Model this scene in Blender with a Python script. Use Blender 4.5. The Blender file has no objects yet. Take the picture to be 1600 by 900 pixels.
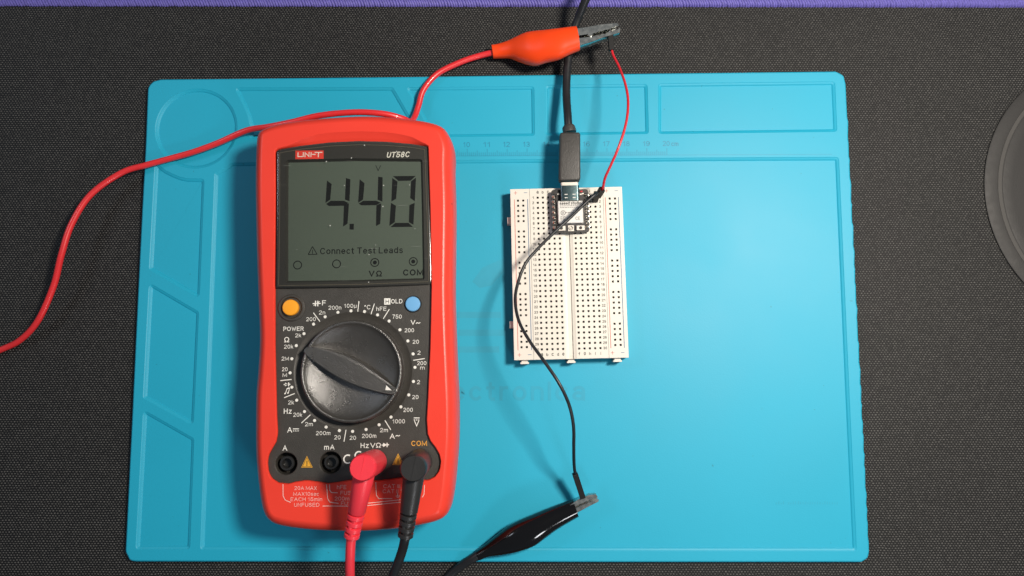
import bpy, bmesh, math, random
from mathutils import Vector, Matrix
from mathutils.geometry import tessellate_polygon
random.seed(7)
S = bpy.context.scene
COL = S.collection
# ------------------------------------------------------------------ camera
F = 1180.0; TILT = math.radians(6.4); H = 371.0        # focal length in px of a 1600 wide frame, tilt, height in mm
cd = bpy.data.cameras.new('camera'); cam = bpy.data.objects.new('camera', cd); COL.objects.link(cam)
cd.sensor_width = 36; cd.lens = F/1600*36; cd.clip_start = 0.005; cd.clip_end = 50
cam.location = (0, 0, H/1000); cam.rotation_euler = (TILT, 0, 0)
S.camera = cam
# ------------------------------------------------------------------ world and lamps
w = bpy.data.worlds.new('World'); S.world = w; w.use_nodes = True
bg = w.node_tree.nodes['Background']; bg.inputs[0].default_value = (0.55, 0.68, 0.85, 1); bg.inputs[1].default_value = 0.17
def area(name, loc, target, size, power, color):
    l = bpy.data.lights.new(name, 'AREA'); l.shape = 'DISK'; l.size = size; l.energy = power; l.color = color
    o = bpy.data.objects.new(name, l); COL.objects.link(o); o.location = loc
    o.rotation_euler = (Vector(target)-Vector(loc)).to_track_quat('-Z', 'Y').to_euler()
    return o
area('desk_lamp', (0.255, 0.130, 0.500), (0.0, 0.0, 0.0), 0.100, 4.05, (1.0, 0.915, 0.81))
area('highlight_fill', (0.30, -0.60, 0.45), (0.0, 0.0, 0.0), 0.13, 1.0, (0.95, 0.97, 1.0))  # added fill light, placed to give the black clip its highlight streak
area('room_lamp', (-0.95, 0.45, 0.95), (0.0, 0.0, 0.0), 0.30, 2.0, (0.80, 0.88, 1.0))
S.view_settings.view_transform = 'Standard'; S.view_settings.look = 'None'
S.view_settings.exposure = 0; S.view_settings.gamma = 1
# ------------------------------------------------------------------ helpers
ct, st = math.cos(TILT), math.sin(TILT)
def P(px, py, z):                                      # the point (mm) at height z seen at this pixel
    x, y, q = (px-800)/F, (450-py)/F, -1.0
    d = (x, y*ct-q*st, y*st+q*ct)
    k = (z-H)/d[2]
    return Vector((d[0]*k, d[1]*k, z))
def mmpx(px, py, z):
    return (P(px+.5, py, z)-P(px-.5, py, z)).length
def build(bm, name, mat, parent=None, smooth=True, angle=35):
    org = Vector((0, 0, 0))
    if parent and 'org' in parent: org = Vector(parent['org'])
    me = bpy.data.meshes.new(name)
    for v in bm.verts: v.co = v.co*0.001 - org
    bmesh.ops.recalc_face_normals(bm, faces=bm.faces)
    if name in ('display_lens',) and sum(f.normal.z*f.calc_area() for f in bm.faces) < 0: bmesh.ops.reverse_faces(bm, faces=bm.faces)
    fl = bm.faces.layers.int.get('flat')
    for f in bm.faces: f.smooth = smooth and not (fl is not None and f[fl] == 1)
    keep = [f.smooth for f in bm.faces]
    bm.to_mesh(me); bm.free()
    if smooth:
        me.set_sharp_from_angle(angle=math.radians(angle)); me.polygons.foreach_set('use_smooth', keep); me.update()
    for m in (mat if isinstance(mat, (list, tuple)) else [mat]): me.materials.append(m)
    o = bpy.data.objects.new(name, me); COL.objects.link(o)
    if parent: o.parent = parent
    o['org'] = list(org)
    return o
def clean():
    for o in bpy.data.objects:
        if 'org' in o: del o['org']
def thing(name, label, cat, loc, group=None):
    o = bpy.data.objects.new(name, None); COL.objects.link(o)
    o.empty_display_size = 0.01
    o.location = Vector(loc)*0.001
    o['org'] = list(Vector(loc)*0.001)
    o['label'] = label; o['category'] = cat
    if group: o['group'] = group
    return o
def V3(p): return Vector((p[0], p[1], p[2] if len(p) > 2 else 0))
def round_poly(pts, rs, n=6):                          # rounds the corners of a closed 2D polygon
    out = []; N = len(pts)
    for i in range(N):
        p0, p, p1 = [Vector(pts[k % N][:2]) for k in (i-1, i, i+1)]
        r = rs[i] if isinstance(rs, (list, tuple)) else rs
        a = (p0-p); b = (p1-p); la, lb = a.length, b.length
        if r <= 0 or la < 1e-6 or lb < 1e-6: out.append(p); continue
        a.normalize(); b.normalize()
        ang = math.acos(max(-1, min(1, a.dot(b))))
        if ang > math.radians(172): out.append(p); continue
        t = min(r/math.tan(ang/2), la*.48, lb*.48)
        A = p+a*t; B = p+b*t
        for k in range(n+1):
            s = k/n; out.append(A*(1-s)**2+p*2*s*(1-s)+B*s*s)
    return out
def resample(pts, n, closed=True):
    pts = [Vector(p) for p in pts]; q = pts+[pts[0]] if closed else pts
    L = [0]
    for a, b in zip(q, q[1:]): L.append(L[-1]+(b-a).length)
    out = []; j = 0; m = n if closed else n-1
    for i in range(n):
        d = L[-1]*i/m
        while j < len(L)-2 and L[j+1] < d: j += 1
        seg = L[j+1]-L[j]; t = (d-L[j])/seg if seg > 0 else 0
        out.append(q[j].lerp(q[j+1], min(1, t)))
    return out
def catmull(pts, k=8, closed=False):
    pts = [Vector(p) for p in pts]; N = len(pts); out = []
    rng = range(N) if closed else range(N-1)
    for i in rng:
        if closed: a, b, c, d = pts[i-1], pts[i], pts[(i+1) % N], pts[(i+2) % N]
        else: a, b, c, d = pts[max(i-1, 0)], pts[i], pts[i+1], pts[min(i+2, N-1)]
        for s in range(k):
            t = s/k
            out.append(.5*((2*b)+(c-a)*t+(2*a-5*b+4*c-d)*t*t+(3*b-a-3*c+d)*t**3))
    if not closed: out.append(pts[-1])
    return out
def area2(pts):
    return sum(a[0]*b[1]-b[0]*a[1] for a, b in zip(pts, list(pts[1:])+[pts[0]]))/2
def inset(pts, d):                                     # towards the inside for d > 0
    N = len(pts); s = 1 if area2(pts) > 0 else -1; out = []
    for i in range(N):
        a, p, b = [Vector(pts[k % N][:2]) for k in (i-1, i, i+1)]
        e1 = (p-a); e2 = (b-p)
        if e1.length < 1e-9: e1 = e2
        if e2.length < 1e-9: e2 = e1
        e1.normalize(); e2.normalize()
        n1 = Vector((-e1.y, e1.x)); n2 = Vector((-e2.y, e2.x)); n = n1+n2
        n.normalize() if n.length > 1e-6 else None
        c = max(.6, n.dot(n1))
        out.append(p+n*(s*d/c))
    return out
def ring(bm, pts, z): return [bm.verts.new((p[0], p[1], z)) for p in pts]
def bridge(bm, a, b, mi=0, closed=True):
    N = len(a); fs = []
    for i in range(N if closed else N-1):
        j = (i+1) % N
        f = bm.faces.new((a[i], a[j], b[j], b[i])); f.material_index = mi; fs.append(f)
    return fs
def fill(bm, loops, mi=0):                             # polygon (first loop) with holes (the others)
    fl = bm.faces.layers.int.get('flat') or bm.faces.layers.int.new('flat')
    flat = [v for l in loops for v in l]
    tris = tessellate_polygon([[v.co.copy() for v in l] for l in loops])
    for t in tris:
        if len(set(t)) < 3: continue
        try:
            f = bm.faces.new([flat[i] for i in t]); f.material_index = mi; f[fl] = 1
        except ValueError: pass
def prof(bm, pts, profile, cap_top=True, cap_bot=True, mi=0):  # profile: list of (inset, z) from bottom to top
    rs = [ring(bm, inset(pts, d) if d else pts, z) for d, z in profile]
    for a, b in zip(rs, rs[1:]): bridge(bm, a, b, mi)
    if cap_bot: fill(bm, [rs[0]], mi)
    if cap_top: fill(bm, [rs[-1]], mi)
    return rs
def circ(cx, cy, r, n=32, a0=0): return [Vector((cx+r*math.cos(a0+2*math.pi*i/n), cy+r*math.sin(a0+2*math.pi*i/n))) for i in range(n)]
def lathe(bm, c, profile, n=40, cap0=False, cap1=False, mi=0):
    rs = [ring(bm, circ(c[0], c[1], r, n), z) for r, z in profile]
    for a, b in zip(rs, rs[1:]): bridge(bm, a, b, mi)
    if cap0: bm.faces.new(rs[0]).material_index = mi
    if cap1: bm.faces.new(rs[-1]).material_index = mi
def box(bm, a, b, mi=0, M=None):
    vs = [bm.verts.new((x, y, z)) for z in (a[2], b[2]) for x, y in ((a[0], a[1]), (b[0], a[1]), (b[0], b[1]), (a[0], b[1]))]
    for q in ((0, 3, 2, 1), (4, 5, 6, 7), (0, 1, 5, 4), (1, 2, 6, 5), (2, 3, 7, 6), (3, 0, 4, 7)):
        bm.faces.new([vs[i] for i in q]).material_index = mi
    if M is not None:
        for v in vs: v.co = M @ v.co
    return vs
def tube(bm, pts, rad, n=12, caps=True, mi=0):         # pts list of Vector; rad number or list
    N = len(pts); prev = None; nrm = None
    for i in range(N):
        t = (pts[min(i+1, N-1)]-pts[max(i-1, 0)]).normalized()
        if nrm is None:
            nrm = t.cross(Vector((0, 0, 1)))
            if nrm.length < 1e-3: nrm = t.cross(Vector((0, 1, 0)))
            nrm.normalize()
        nrm = (nrm-t*nrm.dot(t)).normalized(); bi = t.cross(nrm)
        r = rad[i] if isinstance(rad, (list, tuple)) else rad
        rg = [bm.verts.new(pts[i]+(nrm*math.cos(2*math.pi*k/n)+bi*math.sin(2*math.pi*k/n))*r) for k in range(n)]
        if prev: bridge(bm, prev, rg, mi)
        elif caps: bm.faces.new(rg).material_index = mi
        prev = rg
    if caps: bm.faces.new(prev).material_index = mi
_sc = [0]
def strip(bm, pts, w, mi=0, closed=False, ext=False, layer=True):   # flat printed line, mitred; each line a hair above the one before
    dz = 0
    if layer: _sc[0] = (_sc[0]+1) % 4; dz = _sc[0]*.012
    pts = [Vector(p) for p in pts]
    if closed: pts = pts[:-1]
    N = len(pts)
    if ext and N > 1:
        pts[0] = pts[0]+(pts[0]-pts[1]).normalized()*w*.45; pts[-1] = pts[-1]+(pts[-1]-pts[-2]).normalized()*w*.45
    L = []; R = []
    for i in range(N):
        if closed: a, b = pts[i-1], pts[(i+1) % N]
        else: a, b = pts[max(i-1, 0)], pts[min(i+1, N-1)]
        e1 = (pts[i]-a); e2 = (b-pts[i])
        if e1.length < 1e-7: e1 = e2
        if e2.length < 1e-7: e2 = e1
        e1 = e1.normalized(); e2 = e2.normalized(); n = Vector((-(e1+e2).y, (e1+e2).x, 0))
        if n.length < 1e-4: n = Vector((-e1.y, e1.x, 0))
        n.normalize(); c = max(.5, n.dot(Vector((-e1.y, e1.x, 0)))); o = Vector((0, 0, dz))
        L.append(bm.verts.new(pts[i]+n*w/2/c+o)); R.append(bm.verts.new(pts[i]-n*w/2/c+o))
    for i in range(N if closed else N-1):
        j = (i+1) % N; bm.faces.new((L[i], L[j], R[j], R[i])).material_index = mi
def poly(bm, pts, mi=0):
    fill(bm, [[bm.verts.new(V3(p)) for p in pts]], mi)
# printed letters: round sans strokes on a cap height of 1
def _arc(cx, cy, rx, ry, a0, a1, n=10):
    return [(cx+rx*math.cos(math.radians(a0+(a1-a0)*i/n)), cy+ry*math.sin(math.radians(a0+(a1-a0)*i/n))) for i in range(n+1)]
G_ = {}
def _g(ch, w, *st): G_[ch] = (w, st)
_g('0', .56, _arc(.28, .5, .28, .5, 90, 450, 24)); _g('1', .34, [(.0, .78), (.16, .84), (.26, 1), (.26, 0)])
_g('2', .55, _arc(.28, .72, .27, .28, 165, -25, 12)+[(.05, .1), (0, 0), (.56, 0)])
_g('3', .55, _arc(.26, .75, .24, .25, 160, -90, 12)+_arc(.26, .26, .28, .26, 90, -160, 12)); _g('4', .6, [(.44, 0), (.44, 1), (0, .3), (.6, .3)])
_g('5', .56, [(.52, 1), (.09, 1), (.03, .5)]+_arc(.27, .31, .28, .31, 125, -165, 14)); _g('6', .56, _arc(.3, .62, .28, .38, 40, 180, 8)+_arc(.28, .31, .27, .31, 180, 540, 18))
_g('7', .55, [(0, 1), (.55, 1), (.35, .55), (.2, 0)]); _g('8', .56, _arc(.28, .76, .23, .24, -90, 270, 16), _arc(.28, .27, .28, .27, 90, 450, 16))
_g('9', .56, _arc(.26, .38, .28, .38, 220, 360, 8)+_arc(.28, .69, .27, .31, 0, 360, 18))
_g('A', .72, [(0, 0), (.36, 1), (.72, 0)], [(.13, .34), (.59, .34)]); _g('B', .6, [(0, 0), (0, 1), (.33, 1)]+_arc(.33, .77, .23, .23, 90, -90, 8)+[(0, .54)], [(.33, .54)]+_arc(.33, .27, .27, .27, 90, -90, 8)+[(0, 0)])
_g('C', .68, _arc(.36, .5, .36, .5, 40, 320, 18)); _g('D', .66, [(0, 0), (0, 1), (.28, 1)]+_arc(.28, .5, .38, .5, 80, -80, 12)+[(.28, 0), (0, 0)])
_g('E', .56, [(.56, 1), (0, 1), (0, 0), (.56, 0)], [(0, .52), (.5, .52)]); _g('F', .54, [(.54, 1), (0, 1), (0, 0)], [(0, .5), (.46, .5)])
_g('G', .7, _arc(.36, .5, .36, .5, 45, 340, 18)+[(.7, .45), (.4, .45)]); _g('H', .6, [(0, 0), (0, 1)], [(.6, 0), (.6, 1)], [(0, .53), (.6, .53)]); _g('I', .0, [(0, 0), (0, 1)])
_g('K', .6, [(0, 0), (0, 1)], [(.58, 1), (0, .38)], [(.2, .6), (.6, 0)]); _g('L', .5, [(0, 1), (0, 0), (.5, 0)]); _g('M', .84, [(0, 0), (0, 1), (.42, .12), (.84, 1), (.84, 0)])
_g('N', .62, [(0, 0), (0, 1), (.62, 0), (.62, 1)]); _g('O', .74, _arc(.37, .5, .37, .5, 90, 450, 24)); _g('P', .58, [(0, 0), (0, 1), (.32, 1)]+_arc(.32, .73, .26, .27, 90, -90, 8)+[(0, .46)])
_g('R', .62, [(0, 0), (0, 1), (.32, 1)]+_arc(.32, .74, .26, .26, 90, -90, 8)+[(0, .48)], [(.34, .48), (.62, 0)]); _g('S', .58, _arc(.29, .75, .26, .25, 25, 250, 12)+_arc(.28, .27, .29, .27, 70, -160, 12))
_g('T', .62, [(0, 1), (.62, 1)], [(.31, 1), (.31, 0)]); _g('U', .6, [(0, 1), (0, .3)]+_arc(.3, .3, .3, .3, 180, 360, 12)+[(.6, 1)]); _g('V', .66, [(0, 1), (.33, 0), (.66, 1)])
_g('W', .94, [(0, 1), (.24, 0), (.47, .8), (.7, 0), (.94, 1)]); _g('X', .62, [(0, 0), (.62, 1)], [(0, 1), (.62, 0)]); _g('Z', .58, [(0, 1), (.58, 1), (0, 0), (.58, 0)])
_g('a', .48, _arc(.24, .52, .22, .2, 150, 0, 8)+[(.46, 0)], _arc(.22, .2, .22, .2, 40, 400, 14)); _g('b', .5, [(0, 0), (0, 1)], _arc(.26, .36, .25, .36, 160, -160, 14))
_g('c', .46, _arc(.25, .36, .25, .36, 45, 315, 14)); _g('d', .5, [(.5, 0), (.5, 1)], _arc(.24, .36, .25, .36, 20, 340, 14)); _g('e', .5, [(.02, .38), (.5, .38)]+_arc(.25, .36, .25, .36, 8, 320, 16))
_g('f', .3, [(.3, 1), (.2, 1), (.12, .88), (.12, 0)], [(0, .7), (.28, .7)]); _g('g', .5, _arc(.25, .38, .24, .33, 0, 360, 14), [(.49, .7), (.49, -.1)]+_arc(.25, -.1, .24, .17, 0, -150, 8))
_g('h', .46, [(0, 0), (0, 1)], [(0, .45)]+_arc(.23, .48, .23, .24, 150, 0, 8)+[(.46, 0)]); _g('i', .0, [(0, 0), (0, .7)], [(0, .88), (0, 1)]); _g('j', .15, [(.12, .7), (.12, -.15), (0, -.22)], [(.12, .88), (.12, 1)])
_g('k', .45, [(0, 0), (0, 1)], [(.42, .7), (0, .28)], [(.14, .42), (.45, 0)]); _g('l', .0, [(0, 0), (0, 1)])
_g('m', .78, [(0, 0), (0, .72)], [(0, .46)]+_arc(.195, .5, .19, .22, 150, 0, 8)+[(.385, 0)], [(.39, .46)]+_arc(.585, .5, .19, .22, 150, 0, 8)+[(.775, 0)])
_g('n', .46, [(0, 0), (0, .72)], [(0, .46)]+_arc(.23, .48, .23, .24, 150, 0, 8)+[(.46, 0)]); _g('o', .52, _arc(.26, .36, .26, .36, 90, 450, 16)); _g('r', .28, [(0, 0), (0, .72)], [(0, .45)]+_arc(.24, .45, .24, .26, 160, 80, 5))
_g('s', .44, _arc(.22, .54, .2, .18, 30, 240, 8)+_arc(.22, .19, .22, .19, 60, -150, 8)); _g('t', .28, [(.12, .95), (.12, .12), (.2, 0), (.28, 0)], [(0, .7), (.27, .7)]); _g('u', .46, [(0, .72), (0, .25)]+_arc(.23, .24, .23, .24, 180, 330, 8), [(.46, .72), (.46, 0)])
_g('z', .44, [(.02, .72), (.44, .72), (0, 0), (.44, 0)]); _g('.', .0, [(0, 0), (0, .1)]); _g('!', .0, [(0, 1), (0, .3)], [(0, .12), (0, 0)]); _g('-', .3, [(0, .42), (.3, .42)])
_g('~', .6, [(0, .4), (.1, .52), (.2, .54), (.4, .42), (.5, .44), (.6, .56)]); _g('\u00b0', .22, _arc(.11, .86, .11, .13, 0, 360, 10)); _g('\u03a9', .72, [(0, 0), (.24, 0), (.24, .12)]+_arc(.36, .58, .34, .42, 235, -55, 16)+[(.48, .12), (.48, 0), (.72, 0)])
_g('\u00b5', .48, [(0, .72), (0, -.25)], [(0, .25)]+_arc(.22, .24, .22, .24, 180, 330, 8), [(.46, .72), (.46, 0)])
def put_text(bm, s, c, w, h, ang=0.0, bold=0.0, shear=0.0, mi=0):   # centre c in mm, target width and height in mm
    x = 0; st = []; weight = .115+bold*2.8
    for ch in s:
        if ch == ' ': x += .34; continue
        gw, ss = G_.get(ch, G_['o'])
        for q in ss: st.append([Vector((x+a+b*shear, b, 0)) for a, b in q])
        x += gw+.16+weight
    X = [p.x for q in st for p in q]; Y = [p.y for q in st for p in q]
    x0, x1, y0, y1 = min(X), max(X), min(Y), max(Y)
    sy = h/max(.2, (y1-y0)+weight); sx = (w/((x1-x0)+weight)) if w else sy
    ca, sa = math.cos(ang), math.sin(ang)
    for k, q in enumerate(st):
        pts = []
        for p in q:
            px = (p.x-(x0+x1)/2)*sx; py = (p.y-(y0+y1)/2)*sy
            pts.append(Vector((c[0]+px*ca-py*sa, c[1]+px*sa+py*ca, c[2]+(k % 3)*.015)))
        cl_ = (pts[0]-pts[-1]).length < 1e-5
        strip(bm, pts, weight*min(sy, sx*1.25), mi, closed=cl_, ext=not cl_)
def text_px(bm, s, px, py, w, h, z, ang=0.0, **k):
    m = mmpx(px, py, z); put_text(bm, s, P(px, py, z), w*m if w else None, h*m, ang, **k)
# ------------------------------------------------------------------ materials
def lin(c): return tuple(((v/255)/12.92 if v/255 <= .04045 else ((v/255+.055)/1.055)**2.4) for v in c)+(1,)
def M(name, rgb, rough=.5, metal=0, spec=.5, var=0.0, vscale=60, bump=0.0, bscale=900, coat=0, sss=0, dirt=None):
    m = bpy.data.materials.new(name); m.use_nodes = True; nt = m.node_tree; b = nt.nodes['Principled BSDF']
    col = rgb if len(rgb) == 4 else tuple(rgb)+(1,)
    b.inputs['Base Color'].default_value = col; b.inputs['Roughness'].default_value = rough
    b.inputs['Metallic'].default_value = metal; b.inputs['Specular IOR Level'].default_value = spec
    b.inputs['Coat Weight'].default_value = coat
    tc = nt.nodes.new('ShaderNodeTexCoord')
    def noise(sc, det=4):
        n = nt.nodes.new('ShaderNodeTexNoise'); n.inputs['Scale'].default_value = sc; n.inputs['Detail'].default_value = det
        nt.links.new(tc.outputs['Object'], n.inputs['Vector']); return n
    last = None
    if var:
        n = noise(vscale); r = nt.nodes.new('ShaderNodeMapRange')
        r.inputs['To Min'].default_value = 1-var; r.inputs['To Max'].default_value = 1+var
        nt.links.new(n.outputs['Fac'], r.inputs['Value'])
        mx = nt.nodes.new('ShaderNodeVectorMath'); mx.operation = 'SCALE'; mx.inputs[0].default_value = col[:3]
        nt.links.new(r.outputs[0], mx.inputs['Scale']); last = mx.outputs[0]
        rr = nt.nodes.new('ShaderNodeMapRange'); rr.inputs['To Min'].default_value = max(.02, rough-.08); rr.inputs['To Max'].default_value = min(1, rough+.08)
        nt.links.new(n.outputs['Fac'], rr.inputs['Value']); nt.links.new(rr.outputs[0], b.inputs['Roughness'])
    if dirt:                                           # (colour, scale, threshold): small specks
        n = noise(dirt[1], 2); r = nt.nodes.new('ShaderNodeMapRange'); r.inputs['From Min'].default_value = dirt[2]; r.inputs['From Max'].default_value = dirt[2]+.03
        nt.links.new(n.outputs['Fac'], r.inputs['Value'])
        mx = nt.nodes.new('ShaderNodeMix'); mx.data_type = 'RGBA'
        if last: nt.links.new(last, mx.inputs[6])
        else: mx.inputs[6].default_value = col
        mx.inputs[7].default_value = tuple(dirt[0])+(1,)
        nt.links.new(r.outputs[0], mx.inputs[0]); last = mx.outputs[2]
    if last: nt.links.new(last, b.inputs['Base Color'])
    if bump:
        n = noise(bscale, 3); bp = nt.nodes.new('ShaderNodeBump'); bp.inputs['Strength'].default_value = bump; bp.inputs['Distance'].default_value = 0.0002
        nt.links.new(n.outputs['Fac'], bp.inputs['Height']); nt.links.new(bp.outputs[0], b.inputs['Normal'])
    return m
m_sil = M('blue_silicone', (0.012, 0.368, 0.540), .51, spec=.42, var=.07, vscale=12, bump=.16, bscale=1500, dirt=((0.012, .26, .36), 420, .755))
m_silprint = M('faded_ink', (0.021, 0.335, 0.485), .51, spec=.40, var=.12, vscale=120)
m_silink = M('ruler_ink', (0.008, 0.19, 0.32), .45)
m_red = M('red_rubber', (0.80, 0.050, 0.028), .36, spec=.45, var=.05, vscale=30, bump=.25, bscale=2200, dirt=((.25, .02, .02), 260, .76))
m_panel = M('black_panel', (0.046, 0.042, 0.036), .42, spec=.5, bump=.6, bscale=3000, var=.15, vscale=200)
m_dial = M('dial_plastic', (0.040, 0.036, 0.030), .29, spec=1.0, bump=.8, bscale=2600, var=.12, vscale=150)
m_dial.node_tree.nodes['Principled BSDF'].inputs['IOR'].default_value = 1.62
m_dark = M('deep_black_plastic', (0.007, 0.007, 0.007), .6, spec=.3)
m_gloss = M('jack_plastic', (0.02, 0.02, 0.02), .25, spec=.6)
m_white = M('white_print', (0.80, 0.78, 0.72), .5)
m_redprint = M('pale_print_on_red', (0.80, 0.55, 0.50), .5, var=.15, vscale=400)
m_orangeprint = M('orange_print', (0.80, 0.38, 0.05), .5)
m_orange = M('orange_button', (0.90, 0.36, 0.02), .38)
m_blue = M('blue_button', (0.16, 0.40, 0.68), .35)
m_bezel = M('lcd_bezel', (0.028, 0.026, 0.022), .5)
m_lcd = M('lcd_glass_grey', (0.080, 0.106, 0.084), .6, var=.05, vscale=40)
m_seg = M('lcd_segment', (0.002, 0.003, 0.003), .7, spec=.2)
m_logo = M('red_logo', (0.75, 0.05, 0.03), .45)
m_warn = M('warning_yellow', (0.72, 0.36, 0.03), .5)
m_redplug = M('pinkish_red_plug', (0.80, 0.040, 0.060), .38, var=.06, vscale=120, bump=.3, bscale=1800)
m_redcable = M('red_cable', (0.72, 0.028, 0.032), .33, var=.06, vscale=80, coat=.2)
m_redwire = M('red_jumper_insulation', (0.62, 0.022, 0.032), .3)
m_blackrub = M('black_rubber', (0.022, 0.022, 0.022), .38, spec=.5, var=.15, vscale=150, bump=.3, bscale=1600)
m_blackvinyl = M('glossy_black_vinyl', (0.004, 0.0035, 0.0035), .11, spec=.6, bump=.05, bscale=260)
m_blackcable = M('black_cable', (0.014, 0.015, 0.017), .38, var=.15, vscale=150)
m_overmold = M('usb_overmold', (0.045, 0.042, 0.038), .45, bump=.8, bscale=1900, var=.2, vscale=300)
m_orangeclip = M('orange_red_vinyl', (0.90, 0.062, 0.006), .40, spec=.4, var=.03, vscale=60)
m_steel = M('nickel_steel', (0.50, 0.51, 0.48), .27, metal=1, var=.15, vscale=500)
m_shell = M('usb_steel', (0.10, 0.15, 0.16), .26, metal=1, bump=.2, bscale=500)  # dark teal in the colour stands in for what the shell reflects
m_abs = M('cream_white_abs', (0.71, 0.68, 0.60), .42, spec=.45, var=.02, vscale=50)
m_contact = M('contact_dark', (0.010, 0.008, 0.006), .5, var=.3, vscale=900)
m_ink = M('breadboard_black_ink', (0.02, 0.018, 0.016), .6)
m_railr = M('breadboard_red_ink', (0.55, 0.14, 0.11), .6)
m_railb = M('breadboard_blue_ink', (0.03, 0.12, 0.26), .6)
m_pcb = M('black_solder_mask', (0.009, 0.007, 0.006), .4, var=.3, vscale=500)
m_solder = M('solder', (0.55, 0.52, 0.47), .25, metal=1)
m_can = M('shield_can', (0.56, 0.55, 0.52), .42, metal=.3, spec=.5)
m_cer = M('ceramic_cream', (0.74, 0.69, 0.60), .4)
m_purple = M('purple_thread', (0.135, 0.115, 0.42), .6, var=.5, vscale=900)
m_under = M('desk_wood', (0.10, 0.075, 0.06), .5, var=.2, vscale=8)
m_disc = M('smooth_dark_rubber', (0.018, 0.017, 0.016), .6, var=.12, vscale=300, bump=.3, bscale=1500)
m_disc2 = M('worn_grey_ring', (0.052, 0.049, 0.045), .6, var=.15, vscale=600)
def fabric():
    m = bpy.data.materials.new('woven_grey_fabric'); m.use_nodes = True; nt = m.node_tree; b = nt.nodes['Principled BSDF']
    tc = nt.nodes.new('ShaderNodeTexCoord')
    def mt(op, a, b_=None, c=None):
        n = nt.nodes.new('ShaderNodeMath'); n.operation = op
        for i, v in enumerate((a, b_, c)):
            if v is None: continue
            if isinstance(v, (int, float)): n.inputs[i].default_value = v
            else: nt.links.new(v, n.inputs[i])
        return n.outputs[0]
    nz = nt.nodes.new('ShaderNodeTexNoise'); nz.inputs['Scale'].default_value = 260; nz.inputs['Detail'].default_value = 2
    nt.links.new(tc.outputs['Object'], nz.inputs['Vector'])
    sp = nt.nodes.new('ShaderNodeSeparateXYZ'); nt.links.new(tc.outputs['Object'], sp.inputs[0])
    sc = nt.nodes.new('ShaderNodeSeparateXYZ'); nt.links.new(nz.outputs['Color'], sc.inputs[0])
    x = mt('ADD', mt('MULTIPLY', sp.outputs[0], 1000/1.50), mt('MULTIPLY', sc.outputs[0], .75))
    y = mt('ADD', mt('MULTIPLY', sp.outputs[1], 1000/1.08), mt('MULTIPLY', sc.outputs[1], .75))
    row = mt('FLOOR', y); half = mt('MULTIPLY', mt('FLOORED_MODULO', row, 2.0), .5)
    u = mt('ADD', x, half)
    fu = mt('SUBTRACT', mt('FRACT', u), .5); fv = mt('SUBTRACT', mt('FRACT', y), .5)
    d = mt('SQRT', mt('ADD', mt('POWER', mt('MULTIPLY', fu, 2.1), 2), mt('POWER', mt('MULTIPLY', fv, 2.2), 2)))
    h = nt.nodes.new('ShaderNodeMapRange'); h.interpolation_type = 'SMOOTHSTEP'
    h.inputs['From Min'].default_value = .95; h.inputs['From Max'].default_value = .2
    nt.links.new(d, h.inputs['Value'])
    # each thread crossing has its own brightness
    wn = nt.nodes.new('ShaderNodeTexWhiteNoise'); wn.noise_dimensions = '2D'
    cb = nt.nodes.new('ShaderNodeCombineXYZ'); nt.links.new(mt('FLOOR', u), cb.inputs[0]); nt.links.new(row, cb.inputs[1])
    nt.links.new(cb.outputs[0], wn.inputs['Vector'])
    bri = mt('ADD', mt('MULTIPLY', wn.outputs[0], .6), .6)
    n2 = nt.nodes.new('ShaderNodeTexNoise'); n2.inputs['Scale'].default_value = 9; nt.links.new(tc.outputs['Object'], n2.inputs['Vector'])
    bri = mt('MULTIPLY', bri, mt('ADD', mt('MULTIPLY', n2.outputs['Fac'], .5), .75))
    hh = mt('MULTIPLY', h.outputs[0], bri)
    mx = nt.nodes.new('ShaderNodeMix'); mx.data_type = 'RGBA'
    mx.inputs[6].default_value = (0.0030, 0.0030, 0.0032, 1); mx.inputs[7].default_value = (0.112, 0.109, 0.102, 1)
    nt.links.new(hh, mx.inputs[0]); nt.links.new(mx.outputs[2], b.inputs['Base Color'])
    b.inputs['Roughness'].default_value = .62; b.inputs['Specular IOR Level'].default_value = .35
    bp = nt.nodes.new('ShaderNodeBump'); bp.inputs['Strength'].default_value = .75; bp.inputs['Distance'].default_value = 0.0004
    nt.links.new(h.outputs[0], bp.inputs['Height']); nt.links.new(bp.outputs[0], b.inputs['Normal'])
    return m
m_fabric = fabric()
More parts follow.
